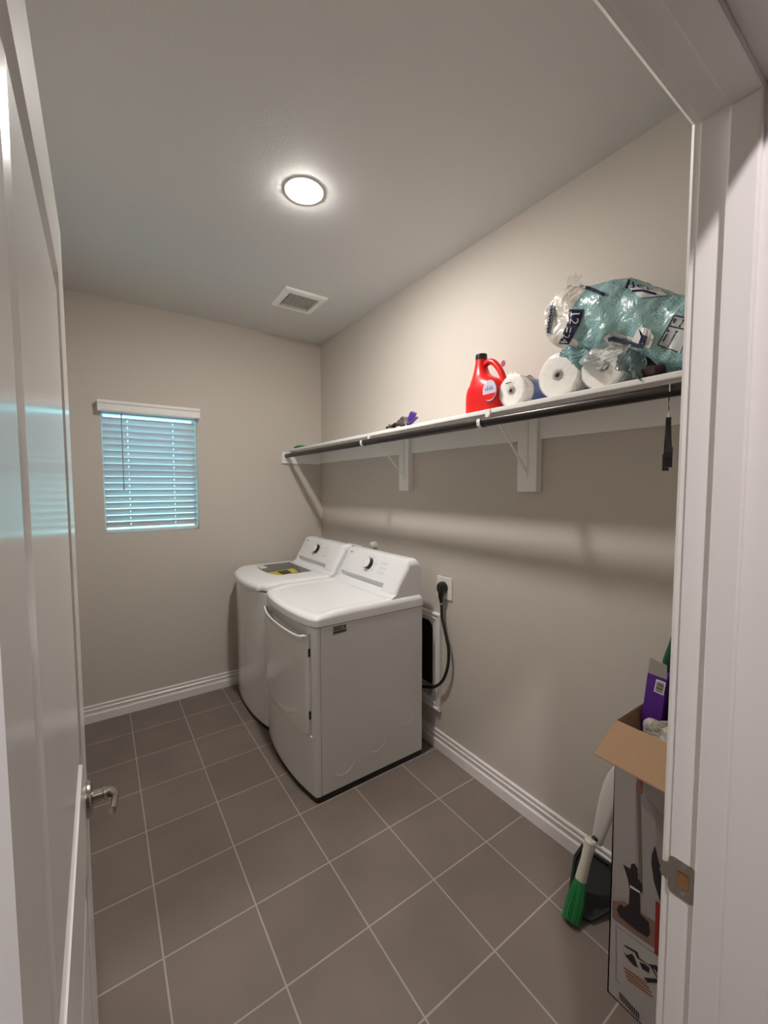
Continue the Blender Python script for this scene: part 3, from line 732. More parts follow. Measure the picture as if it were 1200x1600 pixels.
# second red bottle lying behind, with translucent cap
rb = thing('red_bottle', 'red bottle with a translucent cap lying behind the paper roll nearest the jug', 'bottle', (-.1, -2.08, Zs))
b = bmesh.new(); q0 = V((-.066, -1.93, 1.908)); q1 = V((-.066, -2.105, 1.972)); d_ = (q1-q0)
lathe(b, q0, d_, [(-.03, .030), (-.02, .042), (0, .045), (.10, .045), (.135, .038), (.155, .026), (.19, .024)], 28); obj('bottle', b, REDP, rb)
b = bmesh.new(); lathe(b, q0+d_.normalized()*.172, d_, [(0, .028), (.004, .030), (.036, .030), (.046, .025), (.049, .001)], 28); obj('cap', b, mat('translucent_cap', (.80, .74, .68), .25, trans=.55), rb, label='translucent cap')
# clear refill bag with red dot
FILM = mat('clear_film', (.95, .95, .95), .06, spec=1.0, alpha=.30, bump=(55, 1.0, .004))
bg_ = thing('clear_plastic_bag', 'clear plastic bag with a round red mark standing behind the red jug', 'bag', (-.06, -2.04, Zs))
def pillow(c, ru, rv, rn, u_, v_, seed, n=16, m_=12, pw=.8, amp=.06):
    rnd = random.Random(seed); b = bmesh.new(); u_ = V(u_); v_ = V(v_); nn = u_.cross(v_); c = V(c); rings = []
    ph = [rnd.uniform(0, 6) for _ in range(6)]
    for i in range(m_+1):
        t = -PI/2+PI*i/m_
        R0 = []
        for k in range(n):
            a = 2*PI*k/n; ca, sa = math.cos(a), math.sin(a); ct, st_ = math.cos(t), math.sin(t)
            w1 = 1+amp*math.sin(3*a+ph[0]+2*t)+amp*.7*math.sin(7*a+ph[1]-3*t)+amp*.5*math.sin(5*t+ph[2]+a)
            f = lambda q: math.copysign(abs(q)**pw, q)
            R0.append(c + u_*ru*f(ca)*f(ct)*w1 + nn*rn*f(sa)*f(ct)*w1 + v_*rv*f(st_)*w1)
        rings.append(R0)
    loft(b, rings); return b
obj('film', pillow((-.065, -2.035, Zs+.098), .055, .090, .020, (0, 1, 0), (0, 0, 1), 4), FILM, bg_)
b = bmesh.new(); c_ = at('X', -.085, 786, 568); prism(b, [c_+V((0, .012*math.cos(a), .014*math.sin(a))) for a in lin(0, 2*PI*23/24, 23)], (.002, 0, 0)); obj('red_mark', b, mat('pink_red_print', (.45, .05, .10), .4), bg_)

# paper rolls with ends to the room
def roll(name, label, c, r, x1, core, seed, blue=False):
    t = thing(name, label, 'paper roll', (c[0], c[1], Zs), 'paper rolls lying on the shelf')
    b = bmesh.new(); L = x1-c[0]; c = V(c)
    lathe(b, c, (1, 0, 0), [(.060, core), (.004, core), (0, core+.003), (0, r-.006), (.004, r-.001), (.010, r), (L-.01, r), (L-.003, r-.004), (L, core)], 56, False, True)
    obj('paper', b, PAPER, t)
    b = bmesh.new(); lathe(b, c, (1, 0, 0), [(.004, core), (.004, core-.0015), (.12, core-.0015), (.12, core)], 32, False, False); obj('cardboard_core', b, mat('core_card', (.26, .22, .19), .8), t)
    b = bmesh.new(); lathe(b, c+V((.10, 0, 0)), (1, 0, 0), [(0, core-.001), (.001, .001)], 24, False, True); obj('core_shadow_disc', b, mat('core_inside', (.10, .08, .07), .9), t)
    # clear wrap: thin crinkled skin
    rnd = random.Random(seed); b = bmesh.new(); rings = []
    pr = [(-.0035, core*.4), (-.004, core*1.2), (-.003, r*.6), (-.0025, r*.85), (.002, r+.0015), (.012, r+.002), (.06, r+.002), (.12, r+.002), (L-.01, r+.0015)]
    for h_, rr_ in pr:
        rings.append([c+V((h_+rnd.uniform(-.0012, .0005), (rr_+rnd.uniform(0, .0009))*math.cos(2*PI*k/56), (rr_+rnd.uniform(0, .0009))*math.sin(2*PI*k/56))) for k in range(56)])
    loft(b, rings, False, False); obj('plastic_wrap', b, FILM, t)
    if blue:
        b = bmesh.new(); n = 14
        loft(b, [[c+V((x_, (r+.003)*math.cos(a), (r+.003)*math.sin(a))) for a in lin(math.radians(40), math.radians(140), n)] for x_ in (.05, L-.01)], False, False, closed=False)
        loft(b, [[c+V((x_, (r+.0032)*math.cos(a), (r+.0032)*math.sin(a))) for a in lin(math.radians(140), math.radians(215), n)] for x_ in (.055, L-.01)], False, False, closed=False)
        obj('printed_wrap', b, mat('blue_wrap', (.10, .15, .38), .3), t, label='blue print on the wrap')
    return t
roll('paper_towel_roll', 'smaller wrapped white paper roll with blue print, right beside the red jug', (-.238, -2.168, Zs+.0635), .0610, -.02, .0165, 1, True)
b = bmesh.new(); box(b, -.2430, -.2422, -2.142, -2.172, 1.9395, 1.9425); obj('staple_mark', b, INKB, [o for o in COL.objects if o.name == 'paper_towel_roll'][0])
roll('toilet_paper_roll', 'large wrapped white paper roll, middle of the three on the shelf', (-.236, -2.366, Zs+.0800), .0775, -.02, .0190, 2)
roll('toilet_paper_roll', 'large white paper roll half covered by the hanging plastic of the teal package', (-.232, -2.522, Zs+.0765), .0740, -.02, .0190, 3)

# teal package of toilet paper resting on the rolls, sloping down to the shelf
pk = thing('toilet_paper_package', 'big teal dotted plastic package of toilet paper rolls on the right end of the shelf', 'toilet paper package', (-.15, -2.6, Zs))
TOPC = [(-2.300, 2.150), (-2.345, 2.215), (-2.39, 2.232), (-2.44, 2.205), (-2.52, 2.192), (-2.60, 2.172), (-2.66, 2.120), (-2.74, 2.066), (-2.86, 2.045), (-2.955, 2.00)]
BOTC = [(-2.300, 2.080), (-2.33, 2.040), (-2.37, 2.016), (-2.43, 1.998), (-2.50, 1.972), (-2.58, 1.962), (-2.645, 1.920), (-2.69, 1.862), (-2.80, 1.850), (-2.955, 1.850)]
def interp(C, y):
    for (a, za), (c, zc__) in zip(C, C[1:]):
        if c <= y <= a: t = (y-a)/(c-a); return za+(zc__-za)*t
    return C[0][1] if y > C[0][0] else C[-1][1]
rnd = random.Random(11); ph = [rnd.uniform(0, 6.28) for _ in range(12)]
b = bmesh.new(); rings = []
NY, NA = 96, 72
for i in range(NY+1):
    y = -2.300 + (-2.955+2.300)*i/NY
    endk = min(1, (i+0.0)/6); endk = math.sin(endk*PI/2) if i < 6 else 1
    endr = min(1, (NY-i)/5); endk = endk*math.sin(endr*PI/2) if NY-i < 5 else endk
    endk = .55+.45*endk
    zt_, zb_ = interp(TOPC, y), interp(BOTC, y); cz, hz_ = (zt_+zb_)/2, (zt_-zb_)/2
    R0 = []
    for k in range(NA):
        a = 2*PI*k/NA; ca, sa = math.cos(a), math.sin(a)
        pw = .55
        X = -.150 + .118*endk*math.copysign(abs(ca)**pw, ca); Z = cz + hz_*endk**.5*math.copysign(abs(sa)**pw, sa)
        wr = .0035*math.sin(31*y+6*Z*8+ph[0]) + .0025*math.sin(75*y-40*Z+ph[1]) + .002*math.sin(120*y+90*Z+ph[2]) + .005*math.sin(2*PI*(y+2.335)/.115)*max(0, -ca)
        X -= wr*(1 if ca < 0 else -1)
        Z += (.0035*math.sin(47*y+9*X*20+ph[3])+.002*math.sin(110*y+70*X+ph[4]))*(1 if sa > 0 else .1)
        X = min(X, -.006)
        R0.append(V((X, y, max(Z, Zs+.001))))
    rings.append(R0)
loft(b, rings)
PKM, t_, pb = new_mat('teal_dotted_film')
tc_ = t_.nodes.new('ShaderNodeTexCoord')
mp_ = t_.nodes.new('ShaderNodeMapping'); mp_.inputs['Scale'].default_value = (0.3, 1.0, 1.35); mp_.inputs['Rotation'].default_value = (math.radians(28), 0, 0)
vo = t_.nodes.new('ShaderNodeTexVoronoi'); vo.inputs['Scale'].default_value = 120; vo.inputs['Randomness'].default_value = .45
cmp_ = t_.nodes.new('ShaderNodeMath'); cmp_.operation = 'LESS_THAN'; cmp_.inputs[1].default_value = .27
mxd = t_.nodes.new('ShaderNodeMixRGB'); mxd.inputs[1].default_value = (.27, .455, .455, 1); mxd.inputs[2].default_value = (.07, .19, .22, 1)
sy = t_.nodes.new('ShaderNodeSeparateXYZ'); nz = t_.nodes.new('ShaderNodeTexNoise'); nz.inputs['Scale'].default_value = 14
ad = t_.nodes.new('ShaderNodeMath'); ad.operation = 'MULTIPLY_ADD'; ad.inputs[1].default_value = .10
gt = t_.nodes.new('ShaderNodeMath'); gt.operation = 'GREATER_THAN'; gt.inputs[1].default_value = .212
mz = t_.nodes.new('ShaderNodeMath'); mz.operation = 'MULTIPLY_ADD'; mz.inputs[1].default_value = .20
mxc = t_.nodes.new('ShaderNodeMixRGB'); mxc.inputs[2].default_value = (.66, .62, .56, 1)
nb = t_.nodes.new('ShaderNodeTexNoise'); nb.inputs['Scale'].default_value = 26; nb.inputs['Detail'].default_value = 4; nb.inputs['Distortion'].default_value = 1.2
bb = t_.nodes.new('ShaderNodeBump'); bb.inputs['Strength'].default_value = .55; bb.inputs['Distance'].default_value = .012
L_ = t_.links.new
L_(tc_.outputs['Object'], mp_.inputs[0]); L_(mp_.outputs[0], vo.inputs['Vector']); L_(vo.outputs['Distance'], cmp_.inputs[0]); L_(cmp_.outputs[0], mxd.inputs[0])
L_(tc_.outputs['Object'], sy.inputs[0]); L_(tc_.outputs['Object'], nz.inputs['Vector']); L_(nz.outputs['Fac'], ad.inputs[0]); L_(sy.outputs['Y'], ad.inputs[2])
L_(sy.outputs['Z'], mz.inputs[0]); L_(ad.outputs[0], mz.inputs[2]); L_(mz.outputs[0], gt.inputs[0]); L_(gt.outputs[0], mxc.inputs[0]); L_(mxd.outputs[0], mxc.inputs[1]); L_(mxc.outputs[0], pb.inputs['Base Color'])
gt.inputs[1].default_value = .262
L_(tc_.outputs['Object'], nb.inputs['Vector']); L_(nb.outputs['Fac'], bb.inputs['Height']); L_(bb.outputs[0], pb.inputs['Normal'])
pb.inputs['Roughness'].default_value = .22; pb.inputs['Specular IOR Level'].default_value = .7; pb.inputs['Coat Weight'].default_value = .4; pb.inputs['Coat Roughness'].default_value = .05
bvh = BVHTree.FromBMesh(b)
body = obj('package_body', b, PKM, pk, ang=180)
def on_pack(x, y, h=.0012):
    d = fwd + rt*((x-600)/F_PX) + up*((800-y)/F_PX); d.normalize()
    hit = bvh.ray_cast(CAM, d)
    if hit[0] is None:
        return at('X', -.2, x, y)
    return hit[0] + V((-1, -.25, .2)).normalized()*h*1.3
def quadmap(q, n, m):
    """bilinear grid over pixel quad q on the package"""
    def P(u_, v_):
        a = V(q[0]).lerp(V(q[1]), u_); c = V(q[3]).lerp(V(q[2]), u_); r_ = a.lerp(c, v_); return r_.x, r_.y
    return P
def decal(q, m, name, parent, h=.0022, n=26, label=None):
    b = bmesh.new(); P = quadmap(q, n, n)
    G_ = [[b.verts.new(on_pack(*P(i/n, j/n), h)) for j in range(n+1)] for i in range(n+1)]
    for i in range(n):
        for j in range(n): b.faces.new((G_[i][j], G_[i+1][j], G_[i+1][j+1], G_[i][j+1]))
    return obj(name, b, m, parent, label=label)
def decal_text(b, s, q, h=.0036, mi=0):
    """text stretched over the pixel quad q (q0 bottom-left of the text, q1 bottom-right, q2 top-right, q3 top-left)"""
    vs_, fs = text_tris(s, 1.0)
    b3 = bmesh.new(); t3 = [b3.verts.new(p) for p in vs_]
    for f in fs:
        try: b3.faces.new([t3[i] for i in f])
        except ValueError: pass
    for _ in range(3):
        bmesh.ops.triangulate(b3, faces=b3.faces)
        bmesh.ops.subdivide_edges(b3, edges=[e for e in b3.edges if e.calc_length() > .12], cuts=1)
    bmesh.ops.triangulate(b3, faces=b3.faces); b3.verts.index_update()
    vs_ = [v.co.copy() for v in b3.verts]; fs = [tuple(v.index for v in f.verts) for f in b3.faces]; b3.free()
    x0_ = min(p.x for p in vs_); x1_ = max(p.x for p in vs_); y0_ = min(p.y for p in vs_); y1_ = max(p.y for p in vs_)
    P = quadmap(q, 1, 1)
    vv = [b.verts.new(on_pack(*P((p.x-x0_)/(x1_-x0_), (p.y-y0_)/(y1_-y0_)), h)) for p in vs_]
    for f in fs:
        try: b.faces.new([vv[i] for i in f]).material_index = mi
        except ValueError: pass
def strip(b, pts, wpx, h=.0036, mi=0):
    pts = [V(p) for p in pts]; out = []
    fine = []
    for p, q_ in zip(pts, pts[1:]):
        for k in range(14): fine.append(p.lerp(q_, k/14))
    fine.append(pts[-1])
    for i, p in enumerate(fine):
        d = (fine[min(i+1, len(fine)-1)]-fine[max(i-1, 0)]).normalized(); n_ = V((-d.y, d.x))*wpx/2
        out.append((b.verts.new(on_pack(*(p+n_), h)), b.verts.new(on_pack(*(p-n_), h))))
    for a, c in zip(out, out[1:]): b.faces.new((a[0], a[1], c[1], c[0])).material_index = mi
lb1 = decal([(890, 484), (913, 484), (905, 511), (885, 511)], NAVY, 'navy_label', body, label='navy label reading 12 rolls')
b = bmesh.new(); decal_text(b, '12', [(893, 491), (890, 507), (903, 509), (907, 490)]); decal_text(b, 'ROLLS', [(888, 489), (885, 507), (888.5, 507), (892, 489)]); obj('lettering', b, LIGHTINK, lb1)
lb2 = decal([(884, 512), (904, 511), (889, 539), (873, 538)], NAVY, 'navy_label', body)
b = bmesh.new(); decal_text(b, '=', [(886, 513), (885, 520), (892, 521), (894, 513)]); decal_text(b, '24', [(880, 523), (876, 537), (887, 538), (892, 523)]); obj('lettering', b, LIGHTINK, lb2)
lb3 = decal([(888, 557), (900, 556), (902, 566), (889, 567)], NAVY, 'navy_label', body)
# big outlined numeral lying on its side
b = bmesh.new(); strip(b, [(948, 536), (958, 529), (995, 539), (1003, 521), (1017, 524)], 17); strip(b, [(1003, 521), (1012, 528), (1006, 542)], 20); nm_ = obj('numeral_outline', b, LIGHTINK, body)
b = bmesh.new(); strip(b, [(951, 533), (958, 531), (1000, 543)], 6.5, .0052); strip(b, [(1008, 526), (1000, 545)], 9, .0052); obj('numeral', b, NAVY, nm_)
# size chart at the right
q = [(1054, 494), (1082, 500), (1062, 553), (1028, 540)]
ch = decal(q, mat('chart_grey', (.50, .51, .50), .35), 'size_chart', body, .0022)
b = bmesh.new(); strip(b, [(1054, 494), (1082, 500)], 1.8); strip(b, [(1054, 494), (1028, 540), (1059, 551)], 1.8); strip(b, [(1044, 510), (1078, 518)], 2.2)
for (a_, c_) in (((1068, 502), (1062, 511)), ((1057, 519), (1044, 542))):
    strip(b, [a_, c_], 1.3)
    for e_ in (a_, c_): strip(b, [(e_[0]-1.5, e_[1]), (e_[0]+1.5, e_[1])], 2.6)
for a_, c_ in (((1056, 499), (1052, 506)), ((1045, 516), (1043, 520)), ((1043, 523), (1036, 535))): strip(b, [a_, c_], 2.4)
obj('chart_lines', b, NAVY, ch)
# top print: dark script, pale patch and navy band
b = bmesh.new(); 
pp_ = decal([(976, 445), (1032, 452), (1042, 462), (1000, 466)], LIGHTINK, 'top_print', body, .0022)
b = bmesh.new(); decal_text(b, 'Jer', [(985, 450), (1024, 459), (1018, 449), (984, 440)], .0036); strip(b, [(984, 438), (979, 452)], 4, .0036); strip(b, [(988, 456), (1004, 455), (1026, 461)], 3.4, .0038); obj('print', b, NAVY, pp_)
b = bmesh.new(); strip(b, [(907, 447), (925, 453), (945, 462)], 5.5); obj('navy_band', b, NAVY, body)
b = bmesh.new(); strip(b, [(864, 478), (862, 500), (858, 522)], 6.5); sn = obj('edge_band', b, mat('slate_band', (.20, .24, .30), .3), body)
b = bmesh.new()
for k in range(9): strip(b, [(864.5-.75*k+(k % 2), 478+5*k), (862-.75*k-(k % 2)*1.5, 481.5+5*k)], 2.0, .0052)
obj('edge_print', b, NAVY, sn)
# loose film: upright wisp at the left and the torn end hanging over the third roll
def sheet(P, fn, n=14):
    b = bmesh.new(); P = [V(p) for p in P]
    G_ = []
    for i in range(n+1):
        row = []
        for j in range(n+1):
            u_, v_ = i/n, j/n; p = P[0].lerp(P[1], u_).lerp(P[3].lerp(P[2], u_), v_); row.append(b.verts.new(p+fn(u_, v_)))
        G_.append(row)
    for i in range(n):
        for j in range(n): b.faces.new((G_[i][j], G_[i+1][j], G_[i+1][j+1], G_[i][j+1]))
    bmesh.ops.solidify(b, geom=list(b.faces), thickness=.0006); return b
FILM2 = mat('milky_film', (.62, .64, .63), .10, spec=.9, alpha=.55, bump=(50, 1.0, .006))
wob = lambda a: (lambda u_, v_: V((math.sin(9*u_+5*v_+a)*.008+math.sin(23*u_-17*v_+a)*.003, math.sin(7*v_+a+3*u_)*.004, math.sin(13*u_+a)*.004)))
b = sheet([at('X', -.22, 872, 478), at('X', -.19, 915, 470), at('X', -.17, 905, 428), at('X', -.20, 893, 430)], wob(1)); obj('loose_film', b, FILM, pk)
b = sheet([at('X', -.285, 903, 566), at('X', -.292, 945, 580), at('X', -.27, 985, 540), at('X', -.27, 930, 545)], wob(2)); obj('loose_film', b, FILM2, pk, label='milky torn end of the plastic')
b = sheet([at('X', -.285, 960, 575), at('X', -.285, 1003, 597), at('X', -.27, 1010, 552), at('X', -.275, 972, 545)], wob(3))
TEALF = mat('teal_grey_film', (.10, .17, .18), .10, spec=.9, alpha=.85, bump=(50, 1.0, .006)); obj('torn_flap', b, TEALF, pk, label='dark torn flap of teal plastic')
b = sheet([at('X', -.28, 874, 555), at('X', -.285, 906, 577), at('X', -.26, 925, 548), at('X', -.25, 880, 540)], wob(4)); obj('torn_flap', b, mat('teal_film', (.18, .36, .38), .12, spec=.9, alpha=.9, bump=(50, 1., .006)), pk)
# dark thing beside the package
b = pillow(at('X', -.25, 1021, 590)+V((0, 0, -.004)), .030, .016, .03, (0, 1, 0), (0, 0, 1), 9, amp=.1)
zmin = min(v.co.z for v in b.verts)
for v in b.verts: v.co.z += Zs-zmin
tag(obj('dark_cloth_bundle', b, mat('black_red_cloth', (.035, .010, .014), .8, vary=(40, .6)), None, at('X', -.25, 1021, 600)), 'small black and dark red bundle tucked under the teal package', 'bundle')

# ------------------------------------------------------------ hanger on the rod, edge on to the doorway
hg = thing('clothes_hanger', 'black trouser hanger on a wire hook, hanging edge-on from the rod by the doorway', 'hanger', (-.3235, -2.755, 1.7875))
P0 = V((-.3235, -2.749, 1.7875)); vd = (P0-CAM); vd.z = 0; vd.normalize(); hd = Matrix.Rotation(math.radians(1.2), 4, 'Z') @ vd
top = P0+V((0, 0, .0178+.0016))
b = bmesh.new(); hk = [P0 + hd*(-.024)+V((0, 0, -.006))]
for a in lin(190, 0, 14): hk.append(P0 + hd*(.0235*math.cos(math.radians(a))) + V((0, 0, -.002+.0235*math.sin(math.radians(a)))))
hk += [P0+hd*.022+V((0, 0, -.025)), P0+hd*.004+V((0, 0, -.050)), P0+V((0, 0, -.075))]
tube(b, smooth_path(hk, 3), .0016, 8); obj('wire_hook', b, CHROME, hg, label='wire hook')
b = bmesh.new()
def slab(bm, p, q, hz_, hn, hd=hd):
    n_ = hd.cross(V((0, 0, 1))).normalized()
    loft(bm, [[c + V((0, 0, s1*hz_)) + n_*s2*hn for s1, s2 in ((1, 1), (-1, 1), (-1, -1), (1, -1))] for c in (V(p), V(q))])
nk = P0+V((0, 0, -.085))
slab(b, nk-hd*.02, nk+hd*.02, .012, .006)
slab(b, nk, nk+hd*.19+V((0, 0, -.085)), .009, .0055); slab(b, nk, nk-hd*.19+V((0, 0, -.100)), .009, .0055)
slab(b, nk+hd*.19+V((0, 0, -.085)), nk-hd*.19+V((0, 0, -.110)), .005, .004)
bo = obj('hanger_body', b, BLACKP, hg)
for s_ in (-1, 1):
    b = bmesh.new(); c_ = nk+hd*s_*.13+V((0, 0, -.10)); slab(b, c_-hd*.012, c_+hd*.012, .024, .008); obj('clip', b, BLACKP, hg)

# ------------------------------------------------------------ tall printed carton
XB0, XB1, YB0, YB1, ZB = -.370, -.135, -2.662, -2.962, .850
cx = thing('cardboard_carton', 'tall white printed vacuum cleaner carton with a brown flap folded open, behind the door jamb', 'box', ((XB0+XB1)/2, (YB0+YB1)/2, 0))
b = bmesh.new(); T = .004
def wallbox(bm, x0, x1, y0, y1, z0, z1, inmi):
    vs_ = [bm.verts.new((x, y, z)) for x in (x0, x1) for y in (y0, y1) for z in (z0, z1)]
    for f in ((0,1,3,2), (4,6,7,5), (0,4,5,1), (2,3,7,6), (0,2,6,4), (1,5,7,3)): bm.faces.new([vs_[i] for i in f])
box(b, XB0, XB0+T, YB0, YB1, 0, ZB); box(b, XB1-T, XB1, YB0, YB1, 0, ZB); box(b, XB0, XB1, YB0, YB0-T, 0, ZB); box(b, XB0, XB1, YB1, YB1+T, 0, ZB); box(b, XB0, XB1, YB0, YB1, 0, T)
for f in b.faces:
    c_ = f.calc_center_median(); f.material_index = 1
    if c_.x <= XB0+1e-4 or c_.x >= XB1-1e-4 or c_.y >= YB0-1e-4 or c_.y <= YB1+1e-4: f.material_index = 0
PRW = mat('white_printed_card', (.50, .47, .47), .42)
cs = obj('carton_body', b, [PRW, CARD], cx)
b = bmesh.new(); fl = [V((XB0-.001, YB0+.001, ZB)), V((XB0-.001, YB1, ZB)), V((XB0-.116, YB1+.002, ZB-.058)), V((XB0-.116, YB0+.001, ZB-.058))]
prism(b, fl, (.0015, 0, .0035)); obj('flap', b, CARD, cx, label='brown inner side of the folded flap')
b = bmesh.new(); prism(b, [V((XB0+.005, YB0, ZB)), V((XB1-.005, YB0, ZB)), V((XB1-.005, YB0-.02, ZB-.105)), V((XB0+.01, YB0-.02, ZB-.105))], (0, -.003, 0)); obj('flap', b, CARD, cx)
# printed picture on the face towards the doorway
def art(name, polys, m, h, parent=cs, label=None):
    b = bmesh.new()
    for P in polys:
        q_ = []
        for x, y in P:
            p = at('X', XB0, x, y); p.x = XB0-h; p.y = min(YB0-.001, p.y); q_.append(p)
        prism(b, q_, (.0003, 0, 0))
    return obj(name, b, m, parent, label=label)
PIC = art('printed_picture', [[(958, 1180), (1060, 1225), (1060, 1508), (957, 1433)]], mat('print_room_grey', (.36, .34, .33), .4), .0006, label='printed photograph of a room with a vacuum cleaner')
art('curtain', [[(958, 1180), (994, 1196), (993, 1404), (957, 1400)]], mat('print_pale', (.42, .39, .385), .4), .0010, PIC)
art('printed_floor', [[(957, 1407), (975, 1408), (1024, 1440), (1024, 1482), (957, 1434)]], mat('print_floor', (.25, .15, .13), .4), .0012, PIC)
art('printed_wand', [[(995, 1236), (1001, 1238), (1004, 1390), (999, 1392)]], mat('print_taupe', (.17, .145, .14), .4), .0014, PIC)
art('printed_shirt', [[(994, 1236), (1004, 1240), (1036, 1272), (1060, 1290), (1060, 1390), (1040, 1366), (1030, 1345), (1026, 1320), (1024, 1283), (1000, 1254)]], mat('print_shirt', (.30, .265, .26), .4), .0013, PIC)
art('printed_hand', [[(996, 1216), (1005, 1220), (1003, 1240), (994, 1236)]], mat('print_skin', (.26, .12, .09), .4), .0016, PIC)
art('printed_elbow', [[(1040, 1262), (1050, 1256), (1060, 1262), (1060, 1284), (1046, 1274)]], mat('print_skin', (.26, .12, .09), .4), .0016, PIC)
art('printed_trousers', [[(1024, 1321), (1026, 1332), (1030, 1348), (1042, 1368), (1046, 1420), (1034, 1416), (1022, 1376), (1018, 1348), (1019, 1334)]], INKB, .0017, PIC)
art('printed_vacuum', [[(974, 1350), (985, 1357), (987, 1349), (992, 1349), (997, 1357), (997, 1372), (1004, 1382), (1004, 1394), (1000, 1394), (1001, 1428), (1014, 1440), (1016, 1458), (1012, 1464), (996, 1454), (968, 1431), (964, 1420), (967, 1414), (972, 1413), (975, 1417), (983, 1412), (984, 1388), (981, 1372)]], INKB, .0018, PIC)
art('printed_highlight', [[(985, 1382), (1000, 1392), (1000, 1395), (985, 1386)]], LIGHTINK, .0021, PIC)
art('red_panel', [[(1025, 1407), (1048, 1420), (1048, 1510), (1023, 1489)]], mat('print_red', (.30, .022, .022), .4), .0020, PIC)
LOW = art('printed_parts', [[(975, 1475), (978, 1477), (996, 1487), (999, 1497), (1012, 1506), (1026, 1508), (1034, 1520), (1038, 1535), (1034, 1533), (1024, 1515), (1020, 1512), (1031, 1532), (1028, 1530), (1016, 1509), (996, 1497), (992, 1488), (977, 1479)],
     [(974, 1485), (979, 1492), (988, 1490), (992, 1497), (997, 1512), (990, 1508), (978, 1494)], [(999, 1503), (1007, 1506), (1015, 1512), (1014, 1520), (1004, 1514)], [(1006, 1527), (1026, 1529), (1032, 1536), (1012, 1535)]], INKB, .0010, label='printed drawings of attachments')
art('fine_print', [[(974+k*2.0, 1512+k*6.0), (974+k*2.0+1, 1510.5+k*6.0), (1012+k*3.0, 1536+k*7.0), (1011+k*3.0, 1537.5+k*7.0)] for k in range(4)], mat('print_rust', (.35, .12, .08), .5), .0010)
art('barcode', [[(968+k*3.2, 1549+k*3.6), (969.6+k*3.2, 1550+k*3.6), (969.6+k*3.2, 1561+k*3.6), (968+k*3.2, 1560+k*3.6)] for k in range(10)], INKB, .0010)
art('border_line', [[(962, 1444), (963, 1444), (963, 1530), (962, 1530)], [(962, 1444), (1050, 1508), (1050, 1509), (962, 1445.5)], [(962, 1529), (970, 1536), (970, 1537), (962, 1530.5)]], GREYP, .0009)

# things standing in the carton
pb_ = thing('purple_box', 'purple cardboard box with a barcode sticker sticking up out of the open carton', 'box', (-.20, -2.74, .70))
A = at('X', -.235, 1012, 1051); B = at('X', -.235, 1042, 1062); dn = V((-.02, .028, -.42))
dpt = V((.055, 0, 0))
b = bmesh.new(); q = [A, B, B+dn, A+dn]
B2 = V((A.x, A.y-.062, A.z)); q = [A, V((A.x, B.y, B.z)), V((A.x, B.y, B.z))+dn, A+dn]
prism(b, q, dpt); PUR = mat('purple_card', (.095, .020, .26), .45); pbo = obj('box_body', b, PUR, pb_)
b = bmesh.new(); C1 = at('X', A.x+.004, 1016, 1027); C2 = at('X', A.x+.004, 1042, 1040)
prism(b, [A+V((.001, 0, 0)), q[1]+V((.001, 0, 0)), C2, C1], (.0015, 0, 0)); obj('open_flap', b, mat('grey_board', (.32, .30, .28), .8), pb_, label='grey inside of the open end flap')
b = bmesh.new(); lq = [at('X', A.x, x, y) for x, y in ((1025.5, 1061), (1040.5, 1067), (1036.5, 1087), (1021.5, 1080))]
lq = [p+dn*(-(p.z-A.z)/.42)*0 for p in lq]
def onf(x, y, h):                       # point on the sloping front of the purple box
    n_ = (q[1]-q[0]).cross(q[3]-q[0]).normalized(); n_ = n_ if n_.x < 0 else -n_
    d = fwd + rt*((x-600)/F_PX) + up*((800-y)/F_PX); t__ = (q[0]+n_*h-CAM).dot(n_)/d.dot(n_); return CAM+d*t__
lq = [onf(x, y, .0010) for x, y in ((1025.5, 1061), (1040.5, 1067), (1036.5, 1087), (1021.5, 1080))]
prism(b, lq, (.0004, 0, 0)); st_o = obj('barcode_sticker', b, WHITEP, pbo, label='white barcode sticker')
b = bmesh.new()
for k in range(8):
    t__ = .12+.1*k; w1 = .045 if k % 3 else .02
    a_ = lq[0].lerp(lq[3], t__); c_ = lq[1].lerp(lq[2], t__); a2 = lq[0].lerp(lq[3], t__+w1+.02); c2 = lq[1].lerp(lq[2], t__+w1+.02)
    o_ = V((-.0006, 0, 0)); prism(b, [a_.lerp(c_, .12)+o_, a_.lerp(c_, .88)+o_, a2.lerp(c2, .88)+o_, a2.lerp(c2, .12)+o_], (.0002, 0, 0))
obj('bars', b, INKB, st_o)
# second darker purple packet beside it
b = bmesh.new(); E1 = at('X', -.215, 1044, 1058); prism(b, [E1, E1+V((0, -.10, 0)), E1+V((0, -.10, -.24)), E1+V((0, .005, -.24))], (.02, 0, 0))
tag(obj('purple_packet', b, mat('dark_purple_film', (.05, .012, .10), .25, bump=(40, .6, .008)), None, E1+V((0, 0, -.24))), 'darker purple packet behind the purple box in the carton', 'packet')
# whitish crumpled bag in the carton
b = pillow(at('X', -.30, 1047, 1150)+V((0, 0, -.02)), .060, .050, .045, (0, 1, 0), (0, 0, 1), 21, n=40, m_=30, amp=.13)
tag(obj('crumpled_plastic_bag', b, mat('milky_plastic_bag', (.42, .39, .34), .25, bump=(45, 1, .01)), None, (-.30, -2.80, .7)), 'crumpled whitish plastic bag inside the carton in front of the purple box', 'bag')
# dark green duster leaning up out of the carton
b = bmesh.new(); g0 = at('X', -.158, 1045, 1048); tube(b, smooth_path([g0+V((.01, .0, -.14)), g0+V((0, .004, -.02)), g0+V((0, -.008, .045)), g0+V((0, -.026, .11)), g0+V((0, -.046, .18))], 4), [.009]*3+[.012]+[.018]*3+[.021]*4+[.022]*3+[.022, .020, .010], 14)
tag(obj('green_brush', b, mat('dark_green_plastic', (.006, .075, .030), .45), None, g0+V((0, 0, -.14))), 'dark green rounded cleaning brush standing up out of the carton beside the jamb', 'brush')

